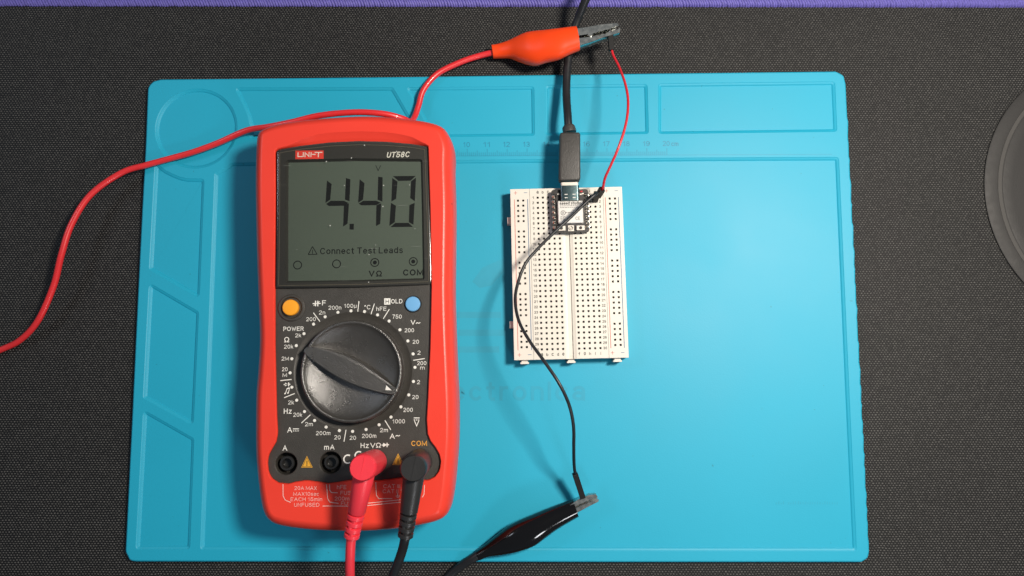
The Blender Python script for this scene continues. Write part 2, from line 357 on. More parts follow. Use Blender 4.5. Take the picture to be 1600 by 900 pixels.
def lensmat():
    m = bpy.data.materials.new('scratched_clear_lens'); m.use_nodes = True; nt = m.node_tree
    for n in list(nt.nodes):
        if n.type != 'OUTPUT_MATERIAL': nt.nodes.remove(n)
    out = nt.nodes[0]
    tr = nt.nodes.new('ShaderNodeBsdfTransparent'); tr.inputs[0].default_value = (.93, .94, .92, 1)
    gl = nt.nodes.new('ShaderNodeBsdfGlossy'); gl.inputs['Roughness'].default_value = .12
    fr = nt.nodes.new('ShaderNodeFresnel'); fr.inputs[0].default_value = 1.49
    mx = nt.nodes.new('ShaderNodeMixShader'); nt.links.new(fr.outputs[0], mx.inputs[0]); nt.links.new(tr.outputs[0], mx.inputs[1]); nt.links.new(gl.outputs[0], mx.inputs[2])
    df = nt.nodes.new('ShaderNodeBsdfDiffuse'); df.inputs[0].default_value = (.75, .75, .7, 1)
    tc = nt.nodes.new('ShaderNodeTexCoord')
    vo = nt.nodes.new('ShaderNodeTexVoronoi'); vo.inputs['Scale'].default_value = 340; nt.links.new(tc.outputs['Object'], vo.inputs['Vector'])
    r = nt.nodes.new('ShaderNodeMapRange'); r.inputs['From Min'].default_value = .13; r.inputs['From Max'].default_value = .05; nt.links.new(vo.outputs['Distance'], r.inputs['Value'])
    rc = nt.nodes.new('ShaderNodeSeparateXYZ'); nt.links.new(vo.outputs['Color'], rc.inputs[0])
    g = nt.nodes.new('ShaderNodeMath'); g.operation = 'GREATER_THAN'; g.inputs[1].default_value = .82; nt.links.new(rc.outputs[0], g.inputs[0])
    q = nt.nodes.new('ShaderNodeMath'); q.operation = 'MULTIPLY'; nt.links.new(r.outputs[0], q.inputs[0]); nt.links.new(g.outputs[0], q.inputs[1])
    # fine scratches: thin ridges of a stretched noise
    mp = nt.nodes.new('ShaderNodeMapping'); mp.inputs['Rotation'].default_value = (0, 0, .6); mp.inputs['Scale'].default_value = (90, 2400, 90); nt.links.new(tc.outputs['Object'], mp.inputs[0])
    nz = nt.nodes.new('ShaderNodeTexNoise'); nz.inputs['Scale'].default_value = 1; nz.inputs['Detail'].default_value = 0; nt.links.new(mp.outputs[0], nz.inputs['Vector'])
    s = nt.nodes.new('ShaderNodeMapRange'); s.inputs['From Min'].default_value = .80; s.inputs['From Max'].default_value = .86; s.inputs['To Max'].default_value = .10; nt.links.new(nz.outputs['Fac'], s.inputs['Value'])
    a = nt.nodes.new('ShaderNodeMath'); a.operation = 'MULTIPLY_ADD'; a.inputs[1].default_value = .6; nt.links.new(q.outputs[0], a.inputs[0]); nt.links.new(s.outputs[0], a.inputs[2])
    a2 = nt.nodes.new('ShaderNodeMath'); a2.operation = 'ADD'; a2.inputs[1].default_value = .006; nt.links.new(a.outputs[0], a2.inputs[0]); a2.use_clamp = True
    m2 = nt.nodes.new('ShaderNodeMixShader'); nt.links.new(a2.outputs[0], m2.inputs[0]); nt.links.new(mx.outputs[0], m2.inputs[1]); nt.links.new(df.outputs[0], m2.inputs[2])
    nt.links.new(m2.outputs[0], out.inputs[0])
    return m
m_lens = lensmat()

# ------------------------------------------------------------------ desk and desk mat
bm = bmesh.new(); box(bm, (-700, -500, -34), (700, 420, -4.02))
dk = build(bm, 'desk', m_under, smooth=False); dk['kind'] = 'structure'
EDGE = P(800, 8.2, 0).y
dm = thing('desk_mat', 'large dark grey woven desk mat with a purple stitched edge under everything', 'desk mat', (0, 0, -4))
bm = bmesh.new(); box(bm, (-420, -330, -4), (420, EDGE-.2, 0)); build(bm, 'fabric_top', m_fabric, dm, smooth=False)
bm = bmesh.new()
x = -300.0
tilt_e = (P(1600, 12, 0).y-P(0, 8, 0).y)/500.
while x < 300:
    yo = EDGE+tilt_e*x*.5; j = random.uniform(-.12, .12)
    pts = [Vector((x+.7, yo-.5+j, .0)), Vector((x+.5, yo+.2+j, .95)), Vector((x-.2, yo+1.6, 1.25)), Vector((x-.9, yo+3.4, .9)), Vector((x-.2, yo+4.3, -.6)), Vector((x-.2, yo+4.3, -3.6))]
    tube(bm, catmull(pts, 2), .80, 7)
    pts = [Vector((x-.1, yo+.1+j, .45)), Vector((x+.3, yo-.35, 1.0)), Vector((x+.75, yo-.05, .5))]
    tube(bm, pts, .48, 6)
    x += 1.35+random.uniform(-.22, .22)
se = build(bm, 'stitched_edge', m_purple, dm); se['kind'] = 'stuff'
# core of the rolled edge, below the thread
bm = bmesh.new(); box(bm, (-420, EDGE-.2, -4), (420, EDGE+3.9, .3)); build(bm, 'edge_core', M('dark_purple_core', (.05, .03, .16), .8), dm, smooth=False)

# round dark plate cut by the right edge
pc = P(1766, 300, 2)
R0 = (P(1766, 300, 2)-P(1541, 300, 2)).length
dp = thing('round_plate', 'smooth dark grey round plate with a lighter ring, cut off by the right edge', 'plate', (pc.x, pc.y, 0))
bm = bmesh.new(); lathe(bm, pc, [(R0-.3, 0.02), (R0, .3), (R0-.1, .7), (R0-.6, .95), (R0-6.4, 1.0)], 160, cap0=True, cap1=True); build(bm, 'base', m_disc, dp)
bm = bmesh.new(); lathe(bm, pc, [(R0-6.4, 1.0), (R0-6.6, 1.25), (R0-8.4, 1.25), (R0-8.6, 1.0)], 160); build(bm, 'raised_ring', m_disc2, dp)
bm = bmesh.new(); lathe(bm, pc, [(R0-9.2, 1.0), (R0-9.6, 1.12), (R0-14, 1.12)], 160, cap1=True); build(bm, 'centre_pad', m_disc, dp)

# ------------------------------------------------------------------ silicone mat
ZM = 3.2; ZP = 2.2
sm = thing('silicone_mat', 'bright blue silicone work mat with moulded compartments and a printed centimetre ruler', 'work mat', (0, 0, 0))
def pp(pts, z): return [P(a, b, z).xy for a, b in pts]
out = [(231, 140), (227.5, 230), (222, 330), (215, 470), (207, 640), (196, 862), (203, 876), (212, 877.5), (600, 878), (1000, 878.5), (1346, 878.5), (1356, 872), (1358, 862)]
yy = 860
rnd = random.Random(3)
seq = []
y = 862
while y > 200:
    t = (y-130)/(862-130); xb = 1321+(1357.5-1321)*t
    seq.append((xb, y)); y -= rnd.uniform(16, 34)
    t = (y-130)/(862-130); xb = 1321+(1357.5-1321)*t
    seq.append((xb+rnd.uniform(.4, 2.0), y+6)); seq.append((xb+rnd.uniform(.2, 1.8), y+1)); y -= 4
out += seq[1:] + [(1321.5, 132), (1318, 118), (1306, 111.5), (1000, 115), (600, 120.5), (252, 124), (240, 127), (233, 134)]
O = resample(round_poly(pp(out, ZM-.6), 1.2, 3), 900)
def pocket(pts, r=2.0):
    if isinstance(r, (int, float)): r = [r]*len(pts)
    return round_poly(pp(pts, ZM), r, 6)
pockets = []
cc = P(306.5, 200.5, ZM); rc = (P(371, 200.5, ZM)-cc).length
pockets.append(circ(cc.x, cc.y, rc, 96))
pockets.append(pocket([(366, 136.5), (614, 136), (659, 213.5), (389, 217), (391, 200), (387, 182), (381, 167), (374, 153)], [2, 2, 2, 2, 0, 0, 0, 0]))
pockets.append(pocket([(633, 136), (835, 134.5), (836, 212.5), (677, 214.5)]))
pockets.append(pocket([(852, 132.5), (1012, 131), (1014, 209.5), (851.5, 211.5)]))
pockets.append(pocket([(1028.5, 130), (1305, 127), (1308.5, 206), (1028.5, 209.5)]))
pockets.append(pocket([(241.5, 254), (250, 259), (259, 266), (269, 271), (281, 276), (292, 278.5), (319.5, 279), (312, 467), (232.5, 421)], [1, 0, 0, 0, 0, 0, 2, 2, 2]))
pockets.append(pocket([(232.5, 441), (311, 487), (302.5, 666), (223, 622)]))
pockets.append(pocket([(223.5, 639.5), (303.5, 685), (297, 859), (211.5, 859)]))
pockets.append(pocket([(334.8, 271), (351, 262), (362, 254), (700, 250), (1100, 246), (1311, 245), (1326.7, 600), (1339, 861.5), (800, 861), (312.5, 859.5)], [1.5, 0, 2, 0, 0, 2, 0, 2, 0, 2]))
bm = bmesh.new()
rb = [ring(bm, p, z) for p, z in ((O, 0.02), (O, 2.3), (inset(O, .25), 2.9), (inset(O, .8), ZM))]
for a, b in zip(rb, rb[1:]): bridge(bm, a, b)
holes = []
for pk in pockets:
    if area2(pk) < 0: pk = pk[::-1]
    r0 = ring(bm, pk, ZM); holes.append(r0); prev = r0
    for d, z in ((.1, ZM-.04), (.3, ZM-.26), (.42, ZM-.31), (1.15, ZM-.50), (1.28, ZM-.60), (1.52, ZP+.06), (1.68, ZP)):
        r = ring(bm, inset(pk, d), z); bridge(bm, prev, r); prev = r
    fill(bm, [prev])
fill(bm, [rb[-1]]+holes)
build(bm, 'mat_body', m_sil, sm, angle=50)
# ruler
bm = bmesh.new(); zt = ZM+.04
def rx(c): return 418+31.2*c
for mm in range(0, 201):
    c = mm/10; px = rx(c); yb = 243.6-(px-730)*.0047
    hgt = 11 if mm % 10 == 0 else (8.5 if mm % 5 == 0 else 5.5)
    strip(bm, [P(px, yb, zt), P(px, yb-hgt, zt)], .2)
strip(bm, [P(415, 245, zt), P(730, 243.7, zt), P(1300, 241, zt)], .12)
build(bm, 'ruler_ticks', m_silink, sm, smooth=False)
bm = bmesh.new()
for c in range(10, 21): text_px(bm, str(c), rx(c)-1, 226-(rx(c)-730)*.006, 10.5, 8, zt)
build(bm, 'ruler_numbers', m_silink, sm, smooth=False)
bm = bmesh.new(); text_px(bm, 'cm', 1054.5, 225.5, 11, 5.5, zt, bold=.01); build(bm, 'ruler_unit', m_silink, sm, smooth=False)
# faded brand print
zt = ZP+.04
bm = bmesh.new()
text_px(bm, 'electronica', 790, 611, 250, 30, zt, bold=.03)
build(bm, 'faded_lettering', m_silprint, sm, smooth=False)
bm = bmesh.new()
for yv, xa, xb in ((492, 714, 783), (520, 716, 790), (546, 716, 780)):
    bm = bmesh.new(); strip(bm, [P(xa, yv, zt), P(xb, yv, zt)], 3.0, layer=False); build(bm, 'faded_stripe', m_silprint, sm, smooth=False)
bm = bmesh.new(); poly(bm, [P(a, b, zt) for a, b in ((738, 440), (754, 418), (786, 404), (788, 424), (768, 446), (750, 450))]); build(bm, 'faded_emblem', m_silprint, sm, smooth=False)
bm = bmesh.new()
for k in range(26):
    px = 1213+k*3.8
    if rnd.random() < .85: strip(bm, [P(px, 788, zt), P(px+rnd.uniform(-.5, .5), 788-rnd.uniform(2.5, 5), zt)], .35)
build(bm, 'faded_small_print', m_silprint, sm, smooth=False)

# ------------------------------------------------------------------ multimeter
ZT = 35.0; ZF = 33.4; ZL = 34.6
mt_ = thing('multimeter', 'red and black digital multimeter showing 4.40 volts on its grey display', 'multimeter', (-70, -5, ZP))
def side(pts, z): return [P(a, b, z).xy for a, b in pts]
Lp = side([(402, 240), (401, 300), (403, 400), (405.5, 470), (407.5, 530), (405, 580), (402, 620), (401.5, 690), (403.5, 730), (408, 770), (413, 795)], 27)
Bp = side([(421, 810), (438, 820), (480, 826.5), (536, 829.5), (580, 829), (622, 825.5), (660, 819.5), (688, 812)], 27)
Rp = side([(704, 794), (711, 765), (715.5, 720), (718, 680), (718, 630), (716, 580), (713.5, 520), (712, 460), (712.5, 400), (713, 330), (711.5, 270)], 19)
Tp = side([(710, 237), (706, 220), (695, 202), (677, 194), (645, 188.5), (600, 184), (555, 183.5), (486, 188.5), (444, 194.5), (417, 202.5), (405, 213)], 27)
def dense(l): return catmull(l, 4)
allp = Lp+Bp+Rp+Tp
OM = resample(catmull(allp, 6, closed=True), 260)
bm = bmesh.new()
profile = [(4, ZP+.03), (2.4, ZP+.6), (1.2, 6), (.35, 12), (0, 19), (.05, 25), (.35, 28.5), (1.1, 31.3), (2.3, 33.2), (3.7, 34.55), (4.5, 34.93), (4.9, ZT)]
rs = [ring(bm, inset(OM, d) if d else OM, z) for d, z in profile]
for a, b in zip(rs, rs[1:]): bridge(bm, a, b)
fill(bm, [rs[0]])
# opening: black panel outline, traced at panel height
PO = [(431, 237), (431.5, 300), (430.5, 440), (430.5, 540), (433, 650), (434.5, 676), (432, 690), (426, 700), (420.5, 710), (418.5, 722), (420, 737), (425, 747), (435.6, 754), (451, 755.5), (462, 752.5), (479, 750), (497.8, 752.5), (513, 755), (529, 753), (547.5, 749.5), (575, 750), (592, 750.5), (612, 748), (630, 745.5), (650, 749), (669, 750), (680, 744), (687, 734), (689, 721), (687, 710), (681, 699), (673, 689), (668.5, 678), (667, 655), (669, 620), (672.5, 540), (674.5, 450), (672.5, 330), (669.5, 229), (643.5, 224.5), (603, 221), (560.6, 220), (516, 222), (469, 227.5), (433, 234)]
q = [P(a, b, ZF).xy for a, b in PO]
I = resample(round_poly(q, .8, 3), 300)
if area2(I) < 0: I = I[::-1]
Iw = []
for p in I:                                            # wider at the top edge: the scooped brow over the display
    top = P(560, 232, ZF).y
    k = max(0, min(1, (p.y-top)/2.2)); cx = P(552, 300, ZF).x
    kk = k*max(0, 1-((p.x-cx)/34.5)**4)
    Iw.append(Vector((p.x, p.y+3.6*kk)))
r_top = ring(bm, [a.lerp(b, 0) for a, b in zip(inset(Iw, -.35), Iw)], ZT)
r_mid = ring(bm, Iw, ZT-.35)
r_in = ring(bm, I, ZF-.6)
bridge(bm, r_top, r_mid); bridge(bm, r_mid, r_in)
fill(bm, [rs[-1], r_top])
build(bm, 'holster', m_red, mt_, angle=50)
# front panel with jack holes and dial well
ZD = 32.2
jacks = [(447, 724.5), (516.5, 723), (586.5, 721.5), (656.5, 720)]
dc = P(551.5, 579.5, ZF); dr = 92.5*mmpx(551, 580, ZF)
bm = bmesh.new()
rp = ring(bm, inset(I, .12), ZF); rp2 = ring(bm, inset(I, .12), ZF-.9); bridge(bm, rp, rp2)
hl = []
jr = 18.3*mmpx(516, 723, ZF)
for jx, jy in jacks:
    c = P(jx, jy, ZF); h = ring(bm, circ(c.x, c.y, jr, 40), ZF); hl.append(h)
    h2 = ring(bm, circ(c.x, c.y, jr-.35, 40), ZF-.35); bridge(bm, h, h2)
    h3 = ring(bm, circ(c.x, c.y, jr-.5, 40), ZF-7); bridge(bm, h2, h3); bm.faces.new(h3)
h = ring(bm, circ(dc.x, dc.y, dr, 96), ZF); WI = round_poly([P(a, b, 34.1).xy for a, b in ((446.5, 250), (553, 247.5), (660, 248.5), (662, 340), (663.5, 437), (555, 440), (446, 441.5), (446, 340))], [1.4, 0, 1.4, 0, 1.0, 0, 1.0, 0], 5)
if area2(WI) < 0: WI = WI[::-1]
hl.append(h)
hw_ = ring(bm, inset(WI, -.4), ZF); hw2 = ring(bm, inset(WI, -.4), ZF-1.6); bridge(bm, hw_, hw2); hl.append(hw_)
h2 = ring(bm, circ(dc.x, dc.y, dr-.3, 96), ZF-.15); bridge(bm, h, h2)
h3 = ring(bm, circ(dc.x, dc.y, dr-3.0, 96), ZD); bridge(bm, h2, h3); bm.faces.new(h3)
fill(bm, [rp]+hl)
panel = build(bm, 'front_panel', m_panel, mt_, angle=40)
for jx, jy in jacks:
    c = P(jx, jy, ZF); bm = bmesh.new(); ri = 11.5*mmpx(516, 723, ZF)
    lathe(bm, c, [(ri, ZF-7), (ri, ZF-1.3), (ri-.25, ZF-1.0), (ri-1.0, ZF-1.0), (ri-1.2, ZF-1.3), (ri-1.3, ZF-6.5)], 32)
    lathe(bm, c, [(ri-1.3, ZF-4.5), (1.2, ZF-4.6)], 32, cap1=True)
    build(bm, 'jack_socket', m_gloss, panel)
# display window
LO = [P(a, b, ZL).xy for a, b in ((431.5, 234.5), (469, 228), (516, 223), (560.6, 220.8), (603, 221.8), (643.5, 225), (668.5, 229), (671, 300), (674, 380), (675, 445), (560, 449.5), (429.5, 451.5), (430.5, 400), (431.5, 300))]
LO = round_poly(LO, [1.0, 0, 0, 0, 0, 0, 1.0, 0, 0, .8, 0, .8, 0, 0], 4)
LO = [v for v in resample(LO, 220)]
if area2(LO) < 0: LO = LO[::-1]
LO = inset(LO, .25)
disp = None
bm = bmesh.new()
zb = ZL-.45
ro = ring(bm, inset(LO, .2), ZF-.3); ro2 = ring(bm, inset(LO, .2), zb); bridge(bm, ro, ro2)
rw = ring(bm, WI, zb); rw1 = ring(bm, WI, zb-.25); rw2 = ring(bm, inset(WI, .9), zb-1.5); bridge(bm, rw, rw1); bridge(bm, rw1, rw2)
fill(bm, [ro2, rw])
bez = build(bm, 'display_bezel', m_bezel, mt_, angle=40)
ZC = zb-1.5
bm = bmesh.new(); poly(bm, [(p.x, p.y, ZC+.02) for p in inset(WI, .5)]); lcd = build(bm, 'lcd_screen', m_lcd, mt_, smooth=False)
def zp(u, v): return (400+u/3.2156, 180+v/3.2156)
zs = ZC+.08
segs = [
 [(357, 328), (380, 346), (373, 424), (349, 441)], [(352, 446), (376, 430), (442, 430), (464, 441), (440, 455), (366, 456)],
 [(452, 316), (474, 322), (470, 432), (447, 424)], [(442, 450), (467, 443), (460, 545), (438, 559)],
 [(470, 546), (492, 545), (491, 575), (470, 574)],
 [(521, 322), (545, 342), (538, 424), (513, 440)], [(516, 444), (540, 430), (604, 430), (627, 440), (602, 452), (530, 453)],
 [(614, 309), (636, 312), (635, 434), (611, 424)], [(605, 452), (629, 443), (624, 546), (603, 557)],
 [(688, 306), (803, 305), (776, 329), (716, 330)], [(685, 316), (711, 334), (704, 420), (680, 434)],
 [(779, 332), (804, 313), (798, 432), (775, 416)], [(678, 440), (703, 455), (697, 537), (670, 556)],
 [(771, 452), (797, 440), (791, 550), (768, 538)], [(676, 562), (700, 541), (766, 541), (788, 561)]]
for sg in segs:
    bm = bmesh.new(); poly(bm, [P(*zp(u, v), zs) for u, v in sg]); build(bm, 'lcd_segment', m_seg, lcd, smooth=False)
def lcdtext(s, u, v, w, h, ang=.0, **k):
    bm = bmesh.new(); px, py = zp(u, v); text_px(bm, s, px, py, w/3.2156 if w else None, h/3.2156, zs, ang, **k)
    return build(bm, 'lcd_lettering', m_seg, lcd, smooth=False)
lcdtext('V', 614, 266, 28, 29)
lcdtext('Connect Test Leads', 530, 680, 416, 32, .014, bold=.016)
lcdtext('VΩ', 600, 796, 68, 30, .01, bold=.035); lcdtext('COM', 790, 790, 104, 31, .01, bold=.04)
bm = bmesh.new()
tri = [zp(262, 700), (zp(284, 660)), zp(307, 699)]
for a, b in zip(tri, tri[1:]+tri[:1]): strip(bm, [P(*a, zs), P(*b, zs)], .35)
text_px(bm, '!', *zp(284, 686), None, 6.5, zs, bold=.02)
build(bm, 'lcd_warning_symbol', m_seg, lcd, smooth=False)
for u, v, dot in ((209, 753, 0), (405, 747, 0), (597, 740, 1), (790, 735, 1)):
    bm = bmesh.new(); c = P(*zp(u, v), zs); r = 20/3.2156*mmpx(560, 400, zs)
    strip(bm, [Vector((c.x+r*math.cos(a*math.pi/16), c.y+r*math.sin(a*math.pi/16), zs)) for a in range(33)], .42)
    if dot: poly(bm, [(p.x, p.y, zs) for p in circ(c.x, c.y, r*.5, 20)])
    build(bm, 'lcd_jack_symbol', m_seg, lcd, smooth=False)
bm = bmesh.new()
prof(bm, LO, [(0, ZL-.42), (0, ZL-.1), (.25, ZL+.05), (.9, ZL+.12)], cap_bot=False)
build(bm, 'display_lens', m_lens, mt_, angle=25)
bm = bmesh.new(); e_ = [ring(bm, inset(LO, d), z) for d, z in ((1.15, ZL-.42), (1.15, ZL-.2), (1.4, ZL-.2), (1.4, ZL-.42))]
for a, b in zip(e_, e_[1:]): bridge(bm, a, b)
build(bm, 'lens_edge', M('lens_edge_pale', (.13, .115, .085), .35), mt_)  # pale brown strip drawn in for the lighter line of the lens bevel
# brand on the bezel
zt = zb+.04
bm = bmesh.new(); poly(bm, [P(*zp(u, v), zt) for u, v in ((198, 178), (340, 177), (340, 219), (198, 221))]); lg = build(bm, 'brand_plate', m_logo, bez, smooth=False)
bm = bmesh.new(); 
for pl in ([(211, 188), (210, 208), (232, 208)], [(238, 188), (237, 208)], [(246, 209), (247, 188), (266, 208), (267, 187)], [(277, 188), (276, 208)], [(284, 197), (297, 197)], [(297, 187), (331, 187)], [(314, 187), (313, 209)]):
    strip(bm, [P(*zp(u, v), zt+.04) for u, v in pl], .42, ext=True)
build(bm, 'brand_lettering', m_white, bez, smooth=False)
bm = bmesh.new(); text_px(bm, 'UT58C', *zp(715, 198), 116/3.2156, 29/3.2156, zt, .03, bold=.028, shear=.22); build(bm, 'model_lettering', m_white, bez, smooth=False)
# panel lettering
zt = ZF+.05
def label(s, x, y, w, h, mat=m_white, bold=.008, ang=.01):
    bm = bmesh.new(); text_px(bm, s, x, y, w, h, zt, ang, bold=bold); return build(bm, 'panel_lettering', mat, panel, smooth=False)
for a in (('200n', 523.3, 480.7, 20, 6.2), ('100µ', 547.3, 478.5, 19.5, 7.4), ('2n', 503.3, 488.3, 10, 6.2), ('200', 486, 498.7, 15, 6.2),
          ('2k', 466, 524, 9.5, 6.2), ('20k', 451, 541.6, 14.5, 6.2), ('2M', 445.7, 560.3, 11.5, 6), ('20', 445, 577, 9, 6), ('M', 445, 586, 7, 6),
          ('2k', 454.8, 628.8, 9.5, 6.2), ('20k', 465.3, 648, 14, 6.2), ('2m', 482.7, 662.7, 12.5, 6.2), ('200m', 505, 676.7, 22.5, 6.2),
          ('20', 527.3, 683.3, 10, 6.4), ('20', 551.4, 684, 10, 6.4), ('200m', 576.8, 681, 22.5, 6.4), ('2m', 600, 672, 12.5, 6.4),
          ('1000', 623, 658.3, 19.5, 6.4), ('200', 637.7, 640.4, 14.8, 6.4), ('20', 649, 620.4, 9.8, 6.2), ('2', 654, 597, 4.8, 6.4),
          ('200', 659, 567.4, 14.5, 6.2), ('m', 660, 575.2, 7.5, 4.4), ('2', 654.7, 551, 4.8, 6.4), ('20', 649.7, 534, 9.8, 6.2), ('200', 639.6, 516, 14.8, 6.2),
          ('750', 620.3, 494.7, 14.8, 6.4), ('hFE', 596, 482.5, 16, 6.4), ('°C', 574, 480, 9.5, 6.8)):
    label(*a)
for a in (('F', 506.3, 473.3, 6.5, 8), ('POWER', 458.7, 513.7, 32, 6.8), ('Ω', 448, 530.7, 8.5, 8.2), ('Hz', 449.6, 642.4, 12.5, 8.2), ('A', 452.7, 671.7, 8, 8.2),
          ('A', 445.2, 700, 7.5, 8.2), ('mA', 514.6, 698.6, 16.5, 8), ('Hz', 569.8, 696, 13, 8), ('V', 582.5, 695.8, 8.5, 7.6), ('Ω', 591.3, 695.6, 8.5, 7.6),
          ('A', 613, 681.6, 8, 8), ('~', 621.5, 680.8, 7.5, 2.4), ('V', 645.3, 503.7, 7.5, 7.6), ('~', 653.2, 504.7, 7.5, 2.4), ('V', 651, 661.8, 8, 9), ('OLD', 620, 470.7, 18, 6.8)):
    label(*a, bold=.02)
label('COM', 654.9, 692.7, 24.5, 8, m_orangeprint, .015)
def dot(x, y):
    bm = bmesh.new(); c = P(x, y, zt); poly(bm, [(p.x, p.y, zt) for p in circ(c.x, c.y, .68, 16)]); return bm
dots = [(528, 488), (548.4, 485.7), (508, 495), (490, 506.4), (475, 521.3), (463, 540), (456, 560.5), (453.3, 582.5), (456, 605), (463.6, 625.3), (475.8, 643), (491.5, 657), (509.6, 667.3), (530.3, 672.7), (551, 674), (572, 671), (592.4, 663.7), (611, 651.7), (626.4, 635.7), (638.7, 617), (646, 596), (648.4, 574), (645.5, 553), (637.3, 532.7), (625, 515.3), (608, 501.6), (590, 492), (569.6, 486.7)]
for d in dots: build(dot(*d), 'range_dot', m_white, panel, smooth=False)
for a, b in (((489.7, 488.7), (500, 502.4)), ((438, 594.8), (455.7, 592.8)), ((444, 621.4), (460.6, 614.8)), ((485, 648), (471, 661)), ((540.7, 671.5), (537.5, 690)), ((601.3, 656.7), (610.7, 671.7)),
             ((585, 474.4), (579.7, 491)), ((608.3, 483), (599, 498)), ((645.7, 563), (663.6, 560.3)), ((560.9, 470.5), (559, 487))):
    bm = bmesh.new(); strip(bm, [P(*a, zt), P(*b, zt)], .38); build(bm, 'divider_line', m_white, panel, smooth=False)
def icon(fn, mat=m_white):
    bm = bmesh.new(); fn(bm); build(bm, 'panel_symbol', mat, panel, smooth=False)
def ln(bm, a, b, w=.35): strip(bm, [P(*a, zt), P(*b, zt)], w)
def capic(bm):
    ln(bm, (488.5, 474.5), (493, 474.3), .45); ln(bm, (493, 470), (493, 478.5), .5); ln(bm, (496.5, 470), (496.5, 478.5), .5); ln(bm, (496.5, 474.2), (501, 474), .45)
    ln(bm, (490, 477.5), (499.5, 471), .3)
icon(capic)
def diode(x, y, s):
    def f(bm):
        ln(bm, (x-7*s, y+.3), (x+7*s, y-.3), .4); poly(bm, [P(x-4*s, y-4*s, zt), P(x-4*s, y+4*s, zt), P(x+3*s, y, zt)]); ln(bm, (x+3.4*s, y-4*s), (x+3.4*s, y+4*s), .45)
    return f
icon(diode(448.4, 600.6, .75)); icon(diode(602, 695.2, .85))
def note(bm):
    ln(bm, (446, 615), (448.5, 607), .3); ln(bm, (450.5, 614), (452.5, 606), .3); ln(bm, (448.5, 607.3), (452.6, 606), .55); ln(bm, (444.5, 615.5), (446.3, 614.4), .6); ln(bm, (449, 614.6), (450.8, 613.5), .6)
icon(note)
def dcs(x, y, w=9.5):
    def f(bm):
        ln(bm, (x-w/2, y-1.6), (x+w/2, y-1.6), .38)
        for k in range(3): ln(bm, (x-w/2+k*w*.37, y+1.6), (x-w/2+k*w*.37+w*.24, y+1.6), .34)
    return f
icon(dcs(462.4, 671.7)); icon(dcs(651, 654.6, 9))
def hbox(bm): poly(bm, [P(a, b, zt) for a, b in ((600.3, 466.2), (610, 466), (610, 475.9), (600.3, 476.1))])
icon(hbox)
bm = bmesh.new(); text_px(bm, 'H', 605.2, 471.1, 5.4, 6.6, zt+.04, bold=.01); build(bm, 'panel_lettering', m_bezel, panel, smooth=False)
for cx, cy, a0, a1 in ((543.5, 717.4, 60, 310), (561, 712, 60, 190)):
    bm = bmesh.new(); c = P(cx, cy, zt)
    strip(bm, [Vector((c.x+1.75*math.cos(math.radians(a)), c.y+1.75*math.sin(math.radians(a)), zt)) for a in range(a0, a1+1, 10)], .6)
    build(bm, 'panel_symbol', m_white, panel, smooth=False)
for cx, cy in ((479.6, 722.5), (622, 718.5)):
    bm = bmesh.new(); poly(bm, [P(cx-9, cy+8, zt), P(cx, cy-10, zt), P(cx+9, cy+8, zt)]); build(bm, 'warning_triangle', m_warn, panel, smooth=False)
    bm = bmesh.new(); text_px(bm, '!', cx, cy+1.5, 1.8, 8.5, zt+.04, bold=.01)
    for a, b in (((cx-7.2, cy+6.8), (cx, cy-7.6)), ((cx, cy-7.6), (cx+7.2, cy+6.8)), ((cx+7.2, cy+6.8), (cx-7.2, cy+6.8))): strip(bm, [P(*a, zt+.04), P(*b, zt+.04)], .16)
    build(bm, 'warning_mark', m_bezel, panel, smooth=False)
# holster lettering
zt = ZT+.05
hol = [o for o in bpy.data.objects if o.name == 'holster'][0]
def rlabel(s, x0, y, w, h):
    bm = bmesh.new(); text_px(bm, s, x0+w/2, y, w, h, zt, .0, bold=-.002); build(bm, 'holster_lettering', m_redprint, hol, smooth=False)
for a in (('20A MAX', 460, 762.6, 35, 5.6), ('MAX10sec', 458.2, 771.7, 40, 5.6), ('EACH 15min', 454, 780, 49.5, 5.6), ('UNFUSED', 459.5, 788.7, 39.5, 5.6),
          ('hFE', 526.5, 761, 15, 6), ('FUSED', 532, 770, 28, 5.6), ('200mA MAX', 523, 779, 52, 5.8), ('FUSED', 532.8, 786.5, 28, 5.4),
          ('CAT III 600V', 599, 759.6, 52, 5.8), ('CAT II 1000V', 598, 767.6, 54, 5.8)): rlabel(*a)
for pl in ([(442.2, 756.4), (442.4, 775), (445.7, 781.3), (454.2, 785)], [(510.2, 757), (511.8, 778), (515, 784.4), (529, 786.5)], [(514.9, 757), (515.3, 766), (518, 769.6), (527.5, 770)],
           [(504, 790.6), (550, 790.8), (575, 789.8), (628, 784.4), (650, 782.5)], [(572, 786.5), (628, 780.6)], [(587.2, 753.3), (588, 773.5), (591.5, 779), (613, 779)], [(663.4, 758), (662.6, 772), (660, 777)], [(621.4, 771), (621.4, 775)], [(618.5, 775), (624.5, 775)], [(619.8, 777), (623, 777)]):
    bm = bmesh.new(); strip(bm, [P(a, b, zt) for a, b in pl], .28); build(bm, 'printed_line', m_redprint, hol, smooth=False)
